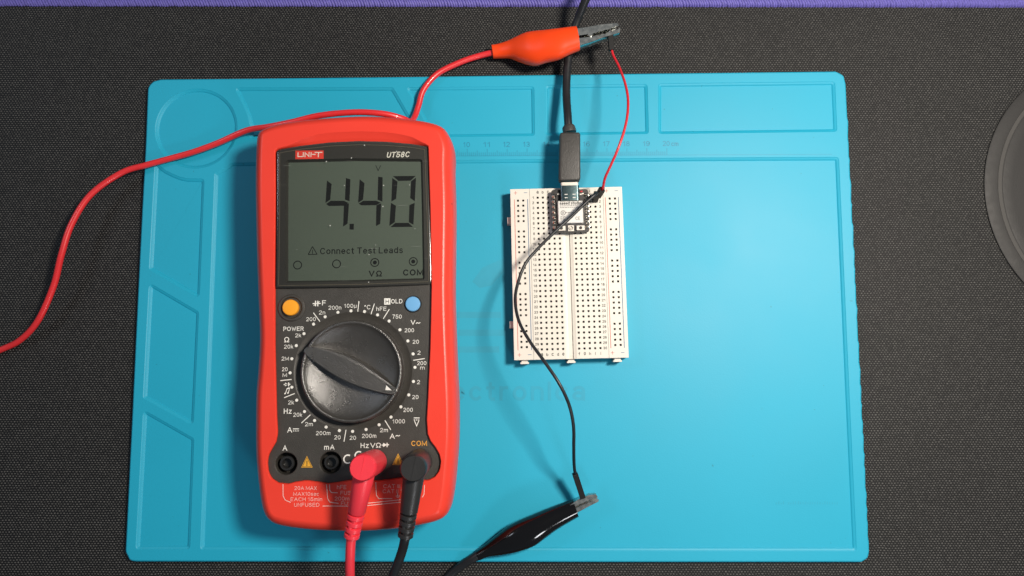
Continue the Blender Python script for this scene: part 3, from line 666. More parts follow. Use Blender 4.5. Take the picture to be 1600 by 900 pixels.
# buttons
c = P(455.5, 481, ZF)
bm = bmesh.new(); lathe(bm, c, [(6.1, ZF-.5), (6.1, ZF+.3), (5.6, ZF+.75), (5.0, ZF+.75), (4.5, ZF+.2), (4.3, ZF-1.0)], 48, cap1=True); build(bm, 'button_collar', m_panel, mt_)
bm = bmesh.new(); lathe(bm, c, [(3.55, ZF-1.0), (3.55, ZF+1.9), (3.25, ZF+2.3), (2.4, ZF+2.45)], 40, cap1=True); b_ = build(bm, 'power_button', m_orange, mt_); b_['label'] = 'orange round power button'
c = P(645.5, 475.2, ZF)
bm = bmesh.new(); lathe(bm, c, [(3.85, ZF-.2), (3.85, ZF+.12), (3.5, ZF+.14)], 40, cap1=True); build(bm, 'button_gasket', m_dark, mt_)
bm = bmesh.new(); lathe(bm, c, [(3.3, ZF-.2), (3.3, ZF+1.2), (3.0, ZF+1.5), (2.2, ZF+1.6)], 40, cap1=True); b_ = build(bm, 'hold_button', m_blue, mt_); b_['label'] = 'light blue round hold button'
# rotary dial
ZK = 38.6
kc = P(548.8, 580.3, ZK); kr = 79.5*mmpx(549, 580, ZK)
bm = bmesh.new()
pf = [(kr+.6, ZD-.5), (kr+.5, ZD+1.5), (kr, ZD+2.0), (kr, ZK-.5), (kr-.35, ZK-.1), (kr-.8, ZK), (kr-1.25, ZK-.15), (kr-1.5, ZK-.6)]
for k in range(1, 13):
    r = (kr-1.6)*(1-k/13); pf.append((r, ZK-.8-4.3*(1-(r/(kr-1.6))**3)))
lathe(bm, kc, pf, 112, cap1=True)
dial = build(bm, 'rotary_dial', m_dial, mt_, angle=30)
# lens shaped grip across the dial
def gp(l, z): return [P(a, b, z).xy for a, b in l]
up = [(474.5, 549), (482, 541.5), (500, 543.5), (530, 551), (560, 564), (590, 584), (612, 601), (621.5, 609)]
lo = [(618, 615), (610, 616.5), (585, 611.5), (555, 602), (525, 588), (498, 570), (480, 556)]
G = resample(catmull(gp(up+lo, ZK-.1), 6, closed=True), 120)
if area2(G) < 0: G = G[::-1]
bm = bmesh.new()
ca = (gp([(475, 550)], ZK)[0], gp([(619, 612)], ZK)[0]); ax = (ca[1]-ca[0]).normalized(); nn = Vector((-ax.y, ax.x))
def gshape(k_up, k_lo, z, tip=0):
    o = []
    for p in G:
        d = (p-ca[0]).dot(nn); t = max(0, min(1, (p-ca[0]).dot(ax)/(ca[1]-ca[0]).length)); e = math.sin(math.pi*t)**.7
        dd = d+(k_up if d > 0 else -k_lo)*e; o.append(p+nn*(dd-d)+ax*(tip*(.5-t)*2))
    return o
r_ = [ring(bm, gshape(.7, .15, 0), ZK-5.4), ring(bm, gshape(.4, .1, 0), ZK-1.6), ring(bm, gshape(0, 0, 0), ZK-.1), ring(bm, gshape(-.55, -.15, 0, .2), ZK+.35), ring(bm, gshape(-1.5, -.5, 0, .6), ZK+.5)]
for a, b in zip(r_, r_[1:]): bridge(bm, a, b)
fill(bm, [r_[-1]])
build(bm, 'dial_grip', m_dial, dial, angle=28)
zt = ZK+.56
bm = bmesh.new(); poly(bm, [P(a, b, zt) for a, b in ((603.5, 602), (602, 609.5), (612, 609.8))]); build(bm, 'dial_pointer', m_redprint if False else m_white, dial, smooth=False)
bm = bmesh.new(); strip(bm, [P(603.5, 600.5, zt), P(614.5, 610.5, zt)], .35); build(bm, 'pointer_groove', m_dark, dial, smooth=False)

# ------------------------------------------------------------------ test leads plugged into the meter
def test_plug(name, label, jack, cap, relief, tail, mat, cmat):
    j = P(*jack, ZF); c = P(*cap, 61.5)
    t = thing('test_lead', label, 'test lead', (j.x, j.y, ZF-1), 'test leads plugged into the multimeter')
    bm = bmesh.new()
    base = Vector((j.x, j.y, ZF-6)); top = Vector((c.x, c.y, 61.5)); d = (top-base)
    tube(bm, [base, base+d*.22, base+d*.24, base+d*.9, base+d*.975, base+d], [4.6, 4.6, 5.45, 5.55, 5.4, 4.9], 40)
    build(bm, 'plug_shroud', mat, t)
    # seam line across the cap
    bm = bmesh.new(); tube(bm, [top+Vector((1.0, 4.9, 0.0)), top+Vector((-1.0, -4.9, 0.0))], .13, 6); build(bm, 'mould_seam', mat, t)
    e = P(*relief, 47.0); s = base+d*.80
    dirv = (e-s); L = dirv.length; u = dirv.normalized()
    bm = bmesh.new(); tube(bm, [s, s+u*L*.12, s+u*L*.62, s+u*L*.64], [4.3, 4.45, 3.7, 3.2], 32); build(bm, 'plug_stem', mat, t)
    bm = bmesh.new()
    tube(bm, [s+u*L*.6, e], [2.45, 2.3], 24)
    k0 = .655
    side = u.cross(Vector((0, 0, 1))).normalized(); upv = side.cross(u).normalized()
    for i in range(4):
        a0 = k0+i*.088; r0 = 3.55-.1*i
        tube(bm, [s+u*L*a0, s+u*L*(a0+.006), s+u*L*(a0+.050), s+u*L*(a0+.056)], [r0-.25, r0, r0, r0-.25], 28)
        # web joining the rings, alternating side
        for sg in ((1,) if i % 2 else (-1, 1)):
            if i < 3: tube(bm, [s+u*L*(a0+.05)+upv*2.4+side*.9*sg*(1 if i % 2 else .1), s+u*L*(a0+.092)+upv*2.3+side*.9*sg*(1 if i % 2 else .1)], .9, 10)
    build(bm, 'strain_relief', mat, t)
    bm = bmesh.new(); pts = catmull([s+u*L*.9, e]+[P(*q) for q in tail], 8); tube(bm, pts, 2.0, 20); build(bm, 'cable', cmat, t)
test_plug('r', 'pinkish red angled test plug and cable in the third jack of the multimeter', jacks[2], (566, 731), (548.7, 842), [(547, 870, 44), (547, 905, 38), (550, 960, 25), (556, 1020, 9), (560, 1110, 2.1), (520, 1240, 2.1), (440, 1380, 2.1)], m_redplug, m_redplug)
test_plug('b', 'black angled test plug and cable in the multimeter jack marked COM', jacks[3], (645.5, 732), (633, 841), [(628, 862, 42), (616, 895, 36), (600, 935, 26), (575, 1000, 9), (545, 1080, 6.2), (480, 1200, 2.1), (400, 1300, 2.1)], m_blackrub, m_blackcable)

# ------------------------------------------------------------------ breadboard
ZB = ZP+8.6
a1, j1, a30, j30 = P(839.5, 308.2, ZB), P(930.3, 304.6, ZB), P(846.1, 547.4, ZB), P(939, 545.4, ZB)
bc = (a1+j1+a30+j30)/4
by = ((a1+j1)/2-(a30+j30)/2).normalized(); bxv = Vector((by.y, -by.x, 0))
def B(x, y, z): return bc+bxv*x+by*y+Vector((0, 0, z-ZB))
bb = thing('breadboard', 'cream white solderless breadboard lying on the blue mat', 'breadboard', (bc.x, bc.y, ZP))
MB = Matrix(((bxv.x, by.x, 0, bc.x), (bxv.y, by.y, 0, bc.y), (0, 0, 1, 0), (0, 0, 0, 1)))
PIT = 2.54; HH = .50
HT, HB = 41.3, -41.6
def strip_part(name, x0, x1, cols, rows, groove=None):
    bm = bmesh.new()
    xs = sorted(set([x0, x1]+[c+s*HH for c in cols for s in (-1, 1)]+([groove[0], groove[1]] if groove else [])))
    ys = sorted(set([HB, HT]+[r+s*HH for r in rows for s in (-1, 1)]))
    vg = {}
    def vt(x, y, z=ZB):
        k = (round(x, 4), round(y, 4), round(z, 4))
        if k not in vg: vg[k] = bm.verts.new((x, y, z))
        return vg[k]
    cs = set(round(c, 3) for c in cols); rw = set(round(r, 3) for r in rows)
    for xa, xb in zip(xs, xs[1:]):
        for ya, yb in zip(ys, ys[1:]):
            cx, cy = round((xa+xb)/2, 3), round((ya+yb)/2, 3)
            if groove and xa >= groove[0]-.001 and xb <= groove[1]+.001: continue
            if cx in cs and cy in rw and abs(xb-xa-2*HH) < .01:
                t = [(xa, ya), (xb, ya), (xb, yb), (xa, yb)]; b = [(cx+s*.46, cy+q*.46) for s, q in ((-1, -1), (1, -1), (1, 1), (-1, 1))]
                for k in range(4):
                    n = (k+1) % 4
                    f = bm.faces.new((vt(*t[k]), vt(*t[n]), vt(*b[n], ZB-.15), vt(*b[k], ZB-.15)))
                    f = bm.faces.new((vt(*b[k], ZB-.15), vt(*b[n], ZB-.15), vt(*b[n], ZB-2.5), vt(*b[k], ZB-2.5))); f.material_index = 1
                bm.faces.new([vt(*q, ZB-2.5) for q in b]).material_index = 1
            else:
                bm.faces.new((vt(xa, ya), vt(xb, ya), vt(xb, yb), vt(xa, yb)))
    if groove:
        g0, g1 = groove; m = (g0+g1)/2
        prof_ = [(g0, ZB), (g0+.9, ZB-.3), (m-1.15, ZB-.4), (m-1.05, ZB-1.15), (m+1.05, ZB-1.15), (m+1.15, ZB-.4), (g1-.9, ZB-.3), (g1, ZB)]
        for (xa, za), (xb, zb_) in zip(prof_, prof_[1:]):
            bm.faces.new((bm.verts.new((xa, HB, za)), bm.verts.new((xb, HB, zb_)), bm.verts.new((xb, HT, zb_)), bm.verts.new((xa, HT, za))))
        for yq in (HB, HT):
            bm.faces.new([bm.verts.new((x_, yq, z_)) for x_, z_ in prof_])if False else None
    # side walls, a hair inside so that neighbours show a seam
    for (xa, ya), (xb, yb) in (((x0, HB), (x1, HB)), ((x1, HB), (x1, HT)), ((x1, HT), (x0, HT)), ((x0, HT), (x0, HB))):
        bm.faces.new((bm.verts.new((xa, ya, ZB)), bm.verts.new((xb, yb, ZB)), bm.verts.new((xb, yb, ZP+.05)), bm.verts.new((xa, ya, ZP+.05))))
    for v in bm.verts: v.co = MB @ v.co
    org = Vector(bb['org']); me = bpy.data.meshes.new(name)
    for v in bm.verts: v.co = v.co*.001-org
    bm.to_mesh(me); bm.free(); me.materials.append(m_abs); me.materials.append(m_contact)
    o = bpy.data.objects.new(name, me); COL.objects.link(o); o.parent = bb; o['org'] = list(org); return o
rows = [36.83-PIT*i for i in range(30)]
cl = [-13.97+PIT*i for i in range(5)]; cr = [3.81+PIT*i for i in range(5)]
rrows = [36.83-PIT*.5-PIT*(i+i//5) for i in range(25)]
ts = strip_part('terminal_strip', -17.8, 17.8, cl+cr, rows, (-2.6, 2.6))
rl = strip_part('power_rail', -27.2, -17.95, [-23.6, -21.06], rrows)
rr = strip_part('power_rail', 17.95, 27.2, [21.06, 23.6], rrows)
def bbuild(bm, name, mat, par, smooth=False):
    for v in bm.verts: v.co = MB @ v.co
    return build(bm, name, mat, par, smooth)
for par, xr, xb in ((rl, -25.3, -18.9), (rr, 18.9, 25.3)):
    for xx, m_ in ((xr, m_railr), (xb, m_railb)):
        bm = bmesh.new(); strip(bm, [Vector((xx, 36.2, ZB+.03)), Vector((xx, -37, ZB+.03))], .30); bbuild(bm, 'rail_line', m_, par)
    for yv in (39.4, -39.2):
        s_ = .85
        xp = xr+.6 if xr < 0 else xr+.7; xm = xb-.9
        bm = bmesh.new(); strip(bm, [Vector((xp-s_, yv, ZB+.03)), Vector((xp+s_, yv, ZB+.03))], .2); strip(bm, [Vector((xp, yv-s_, ZB+.035)), Vector((xp, yv+s_, ZB+.035))], .2); bbuild(bm, 'plus_sign', m_railr, par)
        bm = bmesh.new(); strip(bm, [Vector((xm-s_, yv, ZB+.03)), Vector((xm+s_, yv, ZB+.03))], .24); bbuild(bm, 'minus_sign', m_railb, par)
for i, r in enumerate(rows):
    s_ = str(i+1); w_ = .85*len(s_)
    for xx in (-16.2, 16.2):
        bm = bmesh.new(); put_text(bm, s_, (xx, r, ZB+.03), w_, 1.25, bold=.03); bbuild(bm, 'row_number', m_ink, ts)
for i, ch in enumerate('abcdefghij'):
    for yv in (39.5, -39.3):
        bm = bmesh.new(); put_text(bm, ch, ((cl+cr)[i], yv, ZB+.03), .95 if ch not in 'ij' else .35, 1.4, bold=.02); bbuild(bm, 'column_letter', m_ink, ts)
for tx in (-22.2, -.0, 22.2):                           # dovetail tabs along the lower edge
    bm = bmesh.new(); box(bm, (tx-1.5, HB-1.9, ZP+.4), (tx+1.5, HB, ZP+6.4)); box(bm, (tx-2.0, HB-1.9, ZP+.4), (tx+2.0, HB-1.1, ZP+6.4+.01)); bbuild(bm, 'dovetail_tab', m_abs, bb)
for ty in (26.5, -24.5):
    bm = bmesh.new(); box(bm, (-29.0, ty-1.6, ZP+.4), (-27.2, ty+1.6, ZP+5.4)); bbuild(bm, 'dovetail_tab', m_abs, bb)

# ------------------------------------------------------------------ microcontroller board
ZX = ZB+2.6; ZXt = ZX+1.2
pb = thing('microcontroller_board', 'tiny black microcontroller board with a silver shield plugged into the breadboard', 'circuit board', tuple(B(1, 33, ZB)))
def bx_of(px, py, z):
    v = P(px, py, z)-bc; return (v.dot(bxv), v.dot(by))
x0, y1 = bx_of(861.5, 297, ZXt); x1, y0 = bx_of(921, 362, ZXt)
cxb, cyb = (x0+x1)/2, (y0+y1)/2; hw, hh = 8.9, 10.5
bm = bmesh.new()
O2 = round_poly([(cxb-hw, cyb-hh), (cxb+hw, cyb-hh), (cxb+hw, cyb+hh), (cxb-hw, cyb+hh)], 1.6, 6)
prof(bm, O2, [(0, ZX), (0, ZXt-.08), (.08, ZXt)])
for v in bm.verts: v.co = MB @ v.co
pcb = build(bm, 'pcb', m_pcb, pb, angle=30)
for sx in (-1, 1):
    xh = cxb+sx*7.62
    bm = bmesh.new(); box(bm, (xh-1.2, cyb-8.9, ZB+.06), (xh+1.2, cyb+8.9, ZX-.02)); bbuild(bm, 'pin_header', m_dark, pb)
    for k in range(7):
        yk = cyb+7.62-2.54*k-.2
        bm = bmesh.new(); lathe(bm, (xh, yk), [(1.0, ZXt+.02), (.8, ZXt+.25), (.45, ZXt+.7), (.33, ZXt+1.2), (.2, ZXt+1.3)], 14, cap1=True)
        lathe(bm, (cxb+sx*8.6, yk), [(.62, ZXt+.02), (.5, ZXt+.06)], 12, cap1=True)
        for v in bm.verts: v.co = MB @ v.co
        build(bm, 'solder_pin', m_solder, pcb)
bm = bmesh.new(); O3 = round_poly([(cxb-6.0, cyb-6.3), (cxb+6.0, cyb-6.3), (cxb+6.0, cyb+4.6), (cxb-6.0, cyb+4.6)], .5, 4)
prof(bm, O3, [(-.12, ZXt+.02), (0, ZXt+.1), (0, ZXt+1.5), (.25, ZXt+1.7)])
for v in bm.verts: v.co = MB @ v.co
can = build(bm, 'metal_shield', m_can, pcb, angle=30)
zt = ZXt+1.74
def ctext(s, dx, dy, w, h, **k):
    bm = bmesh.new(); put_text(bm, s, (cxb+dx, cyb+dy, zt), w, h, **k)
    for v in bm.verts: v.co = MB @ v.co
    o = build(bm, 'shield_lettering', m_ink, pcb, smooth=False)
ctext('seeed studio', 0, 3.4, 10.2, 1.5, bold=.03)

def cline(xa, xb, dy, w):                              # print too small to read: broken lines
    bm = bmesh.new(); x = xa
    while x < xb:
        n = min(xb, x+random.uniform(.5, 1.1)); strip(bm, [Vector((cxb+x, cyb+dy, zt)), Vector((cxb+n, cyb+dy, zt))], w, layer=False); x = n+.25
    for v in bm.verts: v.co = MB @ v.co
    f_ = build(bm, 'shield_fine_print', m_ink, pcb, smooth=False); f_['kind'] = 'stuff'
cline(-5, 3.4, 2.1, .26); cline(-5, 4.2, 1.3, .22); cline(-2.4, 1.6, -1.2, .3)
ctext('FC', -3.8, -3.9, 2.0, 1.9); ctext('CE', 3.3, -4.1, 2.2, 1.6)
bm = bmesh.new(); c = (cxb-3.6, cyb-1.3); strip(bm, [Vector((c[0]+1.05*math.cos(a*math.pi/10), c[1]+1.05*math.sin(a*math.pi/10), zt)) for a in range(21)], .25)
put_text(bm, 'R', (c[0], c[1], zt), .8, 1.1, bold=.02)
for v in bm.verts: v.co = MB @ v.co
build(bm, 'shield_emblem', m_ink, pcb, smooth=False)
for dx, nm in ((-4.6, 'push_button'), (4.6, 'push_button')):
    bm = bmesh.new(); box(bm, (cxb+dx-1.9, cyb-9.7, ZXt+.02), (cxb+dx+1.9, cyb-7.5, ZXt+1.1))
    for v in bm.verts: v.co = MB @ v.co
    pbn = build(bm, nm, m_cer, pcb, smooth=False)
    bm = bmesh.new(); lathe(bm, (cxb+dx, cyb-8.6), [(.72, ZXt+1.1), (.68, ZXt+1.5)], 20, cap1=True)
    for v in bm.verts: v.co = MB @ v.co
    build(bm, 'button_cap', m_ink, pbn)
bm = bmesh.new(); box(bm, (cxb-1.4, cyb-10.0, ZXt+.02), (cxb+1.4, cyb-7.2, ZXt+.6))
for v in bm.verts: v.co = MB @ v.co
an = build(bm, 'antenna_socket', m_cer, pcb, smooth=False)
bm = bmesh.new(); lathe(bm, (cxb, cyb-8.6), [(1.0, ZXt+.6), (1.0, ZXt+1.2), (.78, ZXt+1.2), (.75, ZXt+.65)], 24); lathe(bm, (cxb, cyb-8.6), [(.25, ZXt+.6), (.2, ZXt+1.15)], 10, cap1=True)
for v in bm.verts: v.co = MB @ v.co
build(bm, 'socket_ring', m_solder, an)
for dx, dy, m_ in ((5.6, 9.3, m_redwire), (6.2, 8.2, m_cer), (5.2, 7.9, m_cer), (-5.5, 8.2, m_cer)):
    bm = bmesh.new(); box(bm, (cxb+dx-.5, cyb+dy-.3, ZXt+.02), (cxb+dx+.5, cyb+dy+.3, ZXt+.5))
    for v in bm.verts: v.co = MB @ v.co
    build(bm, 'chip_component', m_, pcb, smooth=False)
# usb receptacle
uy1 = cyb+hh+1.2; uy0 = uy1-7.3; ucx = cxb-.15
def rrect(cx, cz, w, h, r, n=5):
    return [(p.x+cx, p.y+cz) for p in round_poly([(-w/2, -h/2), (w/2, -h/2), (w/2, h/2), (-w/2, h/2)], r, n)]
def extr_y(bm, sec, ya, yb, caps=True, mi=0):
    a = [bm.verts.new((x, ya, z)) for x, z in sec]; b = [bm.verts.new((x, yb, z)) for x, z in sec]
    bridge(bm, a, b, mi)
    if caps: bm.faces.new(a).material_index = mi; bm.faces.new(b).material_index = mi
ZU = ZXt+1.65
bm = bmesh.new(); extr_y(bm, rrect(ucx, ZU, 8.9, 3.2, 1.1), uy0, uy1)
for v in bm.verts: v.co = MB @ v.co
usb = build(bm, 'usb_socket', m_shell, pcb, angle=30)
for sx in (-1, 1):
    for k in (0, 1):
        bm = bmesh.new(); box(bm, (ucx+sx*1.9-.7, uy0+1.1+k*1.6, ZU+1.605), (ucx+sx*1.9+.7, uy0+1.5+k*1.6, ZU+1.68))
        for v in bm.verts: v.co = MB @ v.co
        build(bm, 'shell_tab', m_can, usb, smooth=False)
bm = bmesh.new()
for k in range(12): box(bm, (ucx-3.2+k*.58-.14, uy0-.9, ZXt+.02), (ucx-3.2+k*.58+.14, uy0, ZXt+.3))
for v in bm.verts: v.co = MB @ v.co
build(bm, 'socket_pins', m_solder, usb, smooth=False)

# ------------------------------------------------------------------ usb cable
pm = Vector(P(890, 240, ZU+3))
uc = thing('usb_cable', 'black charging cable plugged into the small circuit board on the breadboard', 'cable', (pm.x, pm.y, ZU-3.3))
py0 = uy1+1.4; 
bm = bmesh.new(); extr_y(bm, rrect(ucx, ZU, 8.3, 2.5, 1.1), uy1-1, py0+.2)
for v in bm.verts: v.co = MB @ v.co
build(bm, 'metal_tongue', m_cer, uc, angle=30)
vtop = P(891, 206.5, ZU+3) - bc; py1 = vtop.dot(by)
# overmould: follows a line from the socket to the traced neck
bl = bx_of(890.3, 281, ZU+3.2); tpn = bx_of(890.8, 206.5, ZU+3.2)
bm = bmesh.new()
def osec(cx, cy, w, h, r): return [bm.verts.new((x, cy, z)) for x, z in rrect(cx, ZU, w, h, r)]
secs = []
for t, w_, h_ in ((0, 9.3, 5.6), (.012, 9.9, 6.2), (.05, 10.4, 6.5), (.955, 10.0, 6.5), (.985, 9.6, 6.1), (1.0, 9.0, 5.5)):
    secs.append(osec(bl[0]+(tpn[0]-bl[0])*t, bl[1]+(tpn[1]-bl[1])*t, w_, h_, 1.3))
for a, b in zip(secs, secs[1:]): bridge(bm, a, b)
bm.faces.new(secs[0]); bm.faces.new(secs[-1])
for v in bm.verts: v.co = MB @ v.co
build(bm, 'plug_housing', m_overmold, uc, angle=30)
n0 = P(890, 207, ZU); n1 = P(888, 196, ZU)
bm = bmesh.new(); tube(bm, [n0, n0.lerp(n1, .55), n0.lerp(n1, .75), n1], [3.35, 3.2, 3.1, 2.5], 28); build(bm, 'strain_relief', m_overmold, uc)
bm = bmesh.new()
pts = [P(888.5, 202, ZU), P(887, 180, ZU-.5), P(885, 145, 12), P(886.5, 105, 10.5), P(892, 65, 10.5), P(903, 30, 14), P(915, 0, 20), P(930, -30, 24), P(955, -90, 18), P(1000, -180, 6), P(1060, -270, 2.1), P(1200, -370, 2.1)]
tube(bm, catmull(pts, 10), 2.0, 22); build(bm, 'cable', m_blackcable, uc)

# ------------------------------------------------------------------ crocodile clip leads
def insulator(pairs, zc, th, mat, par, nm='insulating_sleeve', sq=.85):
    bm = bmesh.new(); prev = None; secs = []
    A = catmull([P(*a, z) for (a, b), z in zip(pairs, zc)], 5); Bq = catmull([P(*b, z) for (a, b), z in zip(pairs, zc)], 5)
    T = catmull([Vector((t, 0, 0)) for t in th], 5)
    for a, b, t in zip(A, Bq, T):
        c = (a+b)/2; h = (a-b)/2; sec = []
        for k in range(36):
            an = 2*math.pi*k/36; cx = math.copysign(abs(math.cos(an))**sq, math.cos(an)); sx = math.copysign(abs(math.sin(an))**sq, math.sin(an))
            sec.append(bm.verts.new(c+h*cx+Vector((0, 0, t.x*sx))))
        if prev: bridge(bm, prev, sec)
        else: bm.faces.new(sec)
        prev = sec; secs.append((c, h, t.x))
    # mouth: turned-in lip and dark hollow
    c, h, t = secs[-1]; c0 = secs[-6][0]
    for s_, q in ((.86, 0), (.84, 1.0)):
        cc_ = c.lerp(c0, q*.8); sec = []
        for k in range(36):
            an = 2*math.pi*k/36; cx = math.copysign(abs(math.cos(an))**sq, math.cos(an)); sx = math.copysign(abs(math.sin(an))**sq, math.sin(an))
            sec.append(bm.verts.new(cc_+h*cx*s_+Vector((0, 0, t*sx*s_))))
        bridge(bm, prev, sec); prev = sec
    bm.faces.new(prev)
    return build(bm, nm, mat, par, angle=45)
def jaw(outer, inner, zc, hw, par):                    # U-shaped jaw: two side plates with teeth and a spine
    bm = bmesh.new()
    ou = [P(*a, zc) for a in outer]; inn = [P(*a, zc) for a in inner]
    L = resample(inn, 17, closed=False); d = (L[-1]-L[0]).normalized(); out_ = (ou[len(ou)//2]-inn[len(inn)//2]).normalized()
    teeth = [p+(out_*.75 if i % 2 else Vector((0, 0, 0))) if i < 9 else p+out_*.2 for i, p in enumerate(L)]
    for s_ in (-1, 1):
        for z0, z1 in ((s_*hw, s_*(hw-.4)),):
            a = [bm.verts.new(p+Vector((0, 0, z0))) for p in ou+teeth]; b = [bm.verts.new(p+Vector((0, 0, z1))) for p in ou+teeth]
            fill(bm, [a]); fill(bm, [b]); bridge(bm, a, b)
    rs_ = []
    for p in resample(ou, 12, closed=False):
        rs_.append([bm.verts.new(p+out_*(.9*math.cos(an)-.55)+Vector((0, 0, math.sin(an)*(hw+.02)))) for an in [math.pi*(-.5+i/10) for i in range(11)]])
    for a, b in zip(rs_, rs_[1:]): bridge(bm, a, b, closed=False)
    rs_ = []
    for p in resample(ou, 12, closed=False):
        rs_.append([bm.verts.new(p+out_*(.5*math.cos(an)-.6)+Vector((0, 0, math.sin(an)*(hw-.38)))) for an in [math.pi*(-.5+i/10) for i in range(11)]])
    for a, b in zip(rs_, rs_[1:]): bridge(bm, a, b, closed=False)
    return build(bm, 'metal_jaw', m_steel, par, angle=40)
o_ = P(850, 75, 14)
rc_ = thing('clip_lead', 'red cable ending in an orange red crocodile clip above the blue mat', 'clip lead', (o_.x, o_.y, 14), 'crocodile clip leads')
prs = [((768, 71), (771, 91)), ((780, 69), (783, 90.5)), ((795, 64), (797, 90.5)), ((810, 57), (811, 95.5)), ((822, 52.3), (824, 99.5)), ((836, 50), (838, 101.3)), ((851, 48.5), (853, 97)), ((870, 46), (873, 92.5)), ((885, 44), (889, 85)), ((899.6, 42.3), (905.8, 78.2))]
insulator(prs, [5, 5.5, 7, 9, 10.5, 12, 14, 16, 17, 17.8], [3.1, 3.2, 3.8, 5.0, 5.9, 6.1, 5.8, 5.2, 4.7, 4.3], m_orangeclip, rc_)
jaw([(890, 50), (915, 47), (940, 42.5), (963, 40.5)], [(966, 45), (945, 52), (925, 57), (892, 62)], 17.8, 3.1, rc_)
jaw([(894, 75.5), (906, 74), (922, 69.3), (945, 61), (967, 54.5)], [(968, 47), (947, 54.5), (926, 60), (892, 64)], 17.8, 2.6, rc_)
bm = bmesh.new(); c = P(921, 57.5, 17.8); tube(bm, [c-Vector((0, 0, 3.3)), c+Vector((0, 0, 3.35))], 1.25, 18); build(bm, 'hinge_pin', m_steel, rc_)
bm = bmesh.new()
pts = [P(-420, 700, 1.6), P(-300, 640, 1.6), P(-180, 600, 1.6), P(-60, 572, 1.6), P(0, 547, 1.6), P(32, 531, 3), P(60, 500, 6), P(84, 446, 9), P(96, 398, 11), P(112, 350, 11), P(142, 304, 9.5), P(190, 270, 7), P(228, 258, 6), P(255, 250.5, 5.2), P(300, 238, 5.2), P(340, 223.5, 5.6), P(385, 204, 8), P(420, 198, 12), P(455, 191, 15), P(500, 180.5, 17), P(555, 175.5, 18), P(600, 178, 17), P(628, 185, 14), P(641, 190, 10), P(648, 182, 7), P(654, 165, 6), P(662, 140, 6), P(684, 115, 5.4), P(720, 97, 5), P(750, 87, 4.8), P(775, 81, 5.2)]
tube(bm, catmull(pts, 10), 1.48, 18); build(bm, 'cable', m_redcable, rc_)
o_ = P(830, 830, 5)
bc_ = thing('clip_lead', 'black cable ending in a glossy black crocodile clip below the breadboard', 'clip lead', (o_.x, o_.y, ZP), 'crocodile clip leads')
prs = [((744.6, 860), (749, 875.5)), ((757, 851), (763, 870)), ((775, 836.5), (784, 867)), ((794.4, 821.7), (808, 862.5)), ((815, 811), (834, 853.5)), ((832, 804), (853, 840)), ((851, 796), (868, 829)), ((870, 788.6), (884, 819)), ((894.6, 780), (904, 807.5))]
insulator(prs, [6.6, 7, 7.8, 8.6, 9, 9.2, 9.2, 9.2, 9.2], [2.6, 3.1, 4.0, 5.0, 5.5, 5.4, 4.9, 4.4, 4.0], m_blackvinyl, bc_, sq=1.0)
jaw([(890, 788), (905, 777.5), (920, 772), (930, 771)], [(934, 776), (922, 780), (908, 785.5), (890, 794)], 10, 2.4, bc_)
jaw([(892, 804), (906, 796.5), (920, 789), (934, 782)], [(934.5, 777), (922, 781.5), (908, 787.5), (890, 796)], 10, 3.0, bc_)
bm = bmesh.new()
pts = [P(752, 864, 6.6), P(738, 873, 6), P(722, 883, 4), P(700, 902, 2.2), P(670, 940, 2.1), P(640, 1000, 2.1), P(600, 1120, 2.1), P(610, 1260, 2.1), P(700, 1400, 2.1)]
tube(bm, catmull(pts, 8), 2.05, 20); build(bm, 'cable', m_blackcable, bc_)

# ------------------------------------------------------------------ jumper wires
def housing(bm, a, b, w=1.28, hole=True):              # square crimp housing from a to b
    d = (b-a).normalized(); s_ = d.cross(Vector((0, 0, 1)))
    if s_.length < .3: s_ = bxv.copy()
    s_ = (s_-d*s_.dot(d)).normalized(); t_ = s_.cross(d).normalized()
    def sec(p, k, e=.12):
        k2 = k-e
        return [bm.verts.new(p+s_*x+t_*y) for x, y in ((k2, -k), (k, -k2), (k, k2), (k2, k), (-k2, k), (-k, k2), (-k, -k2), (-k2, -k))]
    rr_ = [sec(a, w-.15), sec(a+d*.2, w), sec(b-d*.2, w), sec(b, w-.12), sec(b, w*.6), sec(b-d*1.2, w*.55)]
    for p, q in zip(rr_, rr_[1:]): bridge(bm, p, q)
    bm.faces.new(rr_[0]); bm.faces.new(rr_[-1])
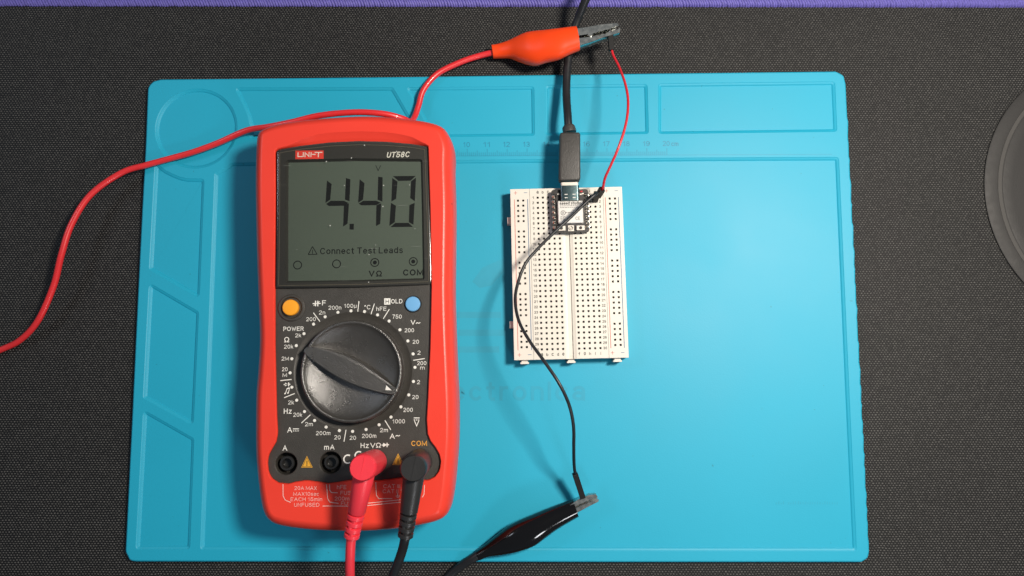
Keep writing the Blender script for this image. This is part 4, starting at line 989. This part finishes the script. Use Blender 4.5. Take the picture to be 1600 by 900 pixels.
# red jumper
hb1 = P(934.5, 306, ZB+.1)
ht1 = Vector((hb1.x+.6, hb1.y+.5, ZB+11.5))
rj = thing('jumper_wire', 'thin red jumper wire arching from the orange red clip down to the breadboard', 'jumper wire', tuple(hb1), 'jumper wires in the breadboard')
hA = P(951.5, 48, 23); hB = P(957, 78, 22)
bm = bmesh.new(); housing(bm, P(953.8, 55, 19), P(955.5, 79, 18.6)); build(bm, 'clip_end_housing', m_dark, rj, angle=20)
bm = bmesh.new(); tube(bm, [P(952, 44.5, 19.4), P(953.8, 57, 19)], .75, 8); build(bm, 'crimp_pin', m_solder, rj)
bm = bmesh.new(); housing(bm, hb1, ht1); build(bm, 'board_end_housing', m_dark, rj, angle=20)
pts = [P(955.4, 75, 18.6), P(958, 86, 19), P(967, 104, 22), P(976, 128, 27), P(981, 152, 30), P(980.5, 178, 32), P(975, 205, 33), P(965, 234, 33), P(954, 259, 30.5), P(945.5, 278, 27), ht1+Vector((.35, .8, 1.2)), ht1-Vector((0, 0, 1.5))]
bm = bmesh.new(); tube(bm, catmull(pts, 8), .62, 12); build(bm, 'wire', m_redwire, rj)
# black jumper
hb2 = hb1-by*2.1-bxv*1.6; ht2 = hb2+Vector((-.3, .7, 10.5))
bj = thing('jumper_wire', 'thin black jumper wire crossing the breadboard and running down to the black clip', 'jumper wire', tuple(hb2), 'jumper wires in the breadboard')
bm = bmesh.new(); housing(bm, hb2, ht2); build(bm, 'board_end_housing', m_dark, bj, angle=20)
e0 = P(910.5, 777.5, 12); e1 = P(898.3, 740, 17)
bm = bmesh.new(); housing(bm, e0, e1); build(bm, 'clip_end_housing', m_dark, bj, angle=20)
bm = bmesh.new(); tube(bm, [e0.lerp(e1, .05), e0+(e0-e1).normalized()*3], .4, 8); build(bm, 'crimp_pin', m_solder, bj)
pts = [ht2-Vector((0, 0, 1.5)), ht2+Vector((-.6, -.6, 1.5)), P(915, 317, 23.5), P(890, 341, 23.5), P(865, 364, 24), P(840, 389, 24), P(821, 412, 25), P(809, 443, 27), P(805, 471, 30), P(811, 502, 34), P(827, 532, 38), P(850, 564, 42), P(873, 598, 44), P(889, 632, 42), P(896, 665, 37), P(896.5, 700, 30), P(897, 725, 22), e1.lerp(e0, .05)]
bm = bmesh.new(); tube(bm, catmull(pts, 8), .74, 12); build(bm, 'wire', m_blackcable, bj)
clean()
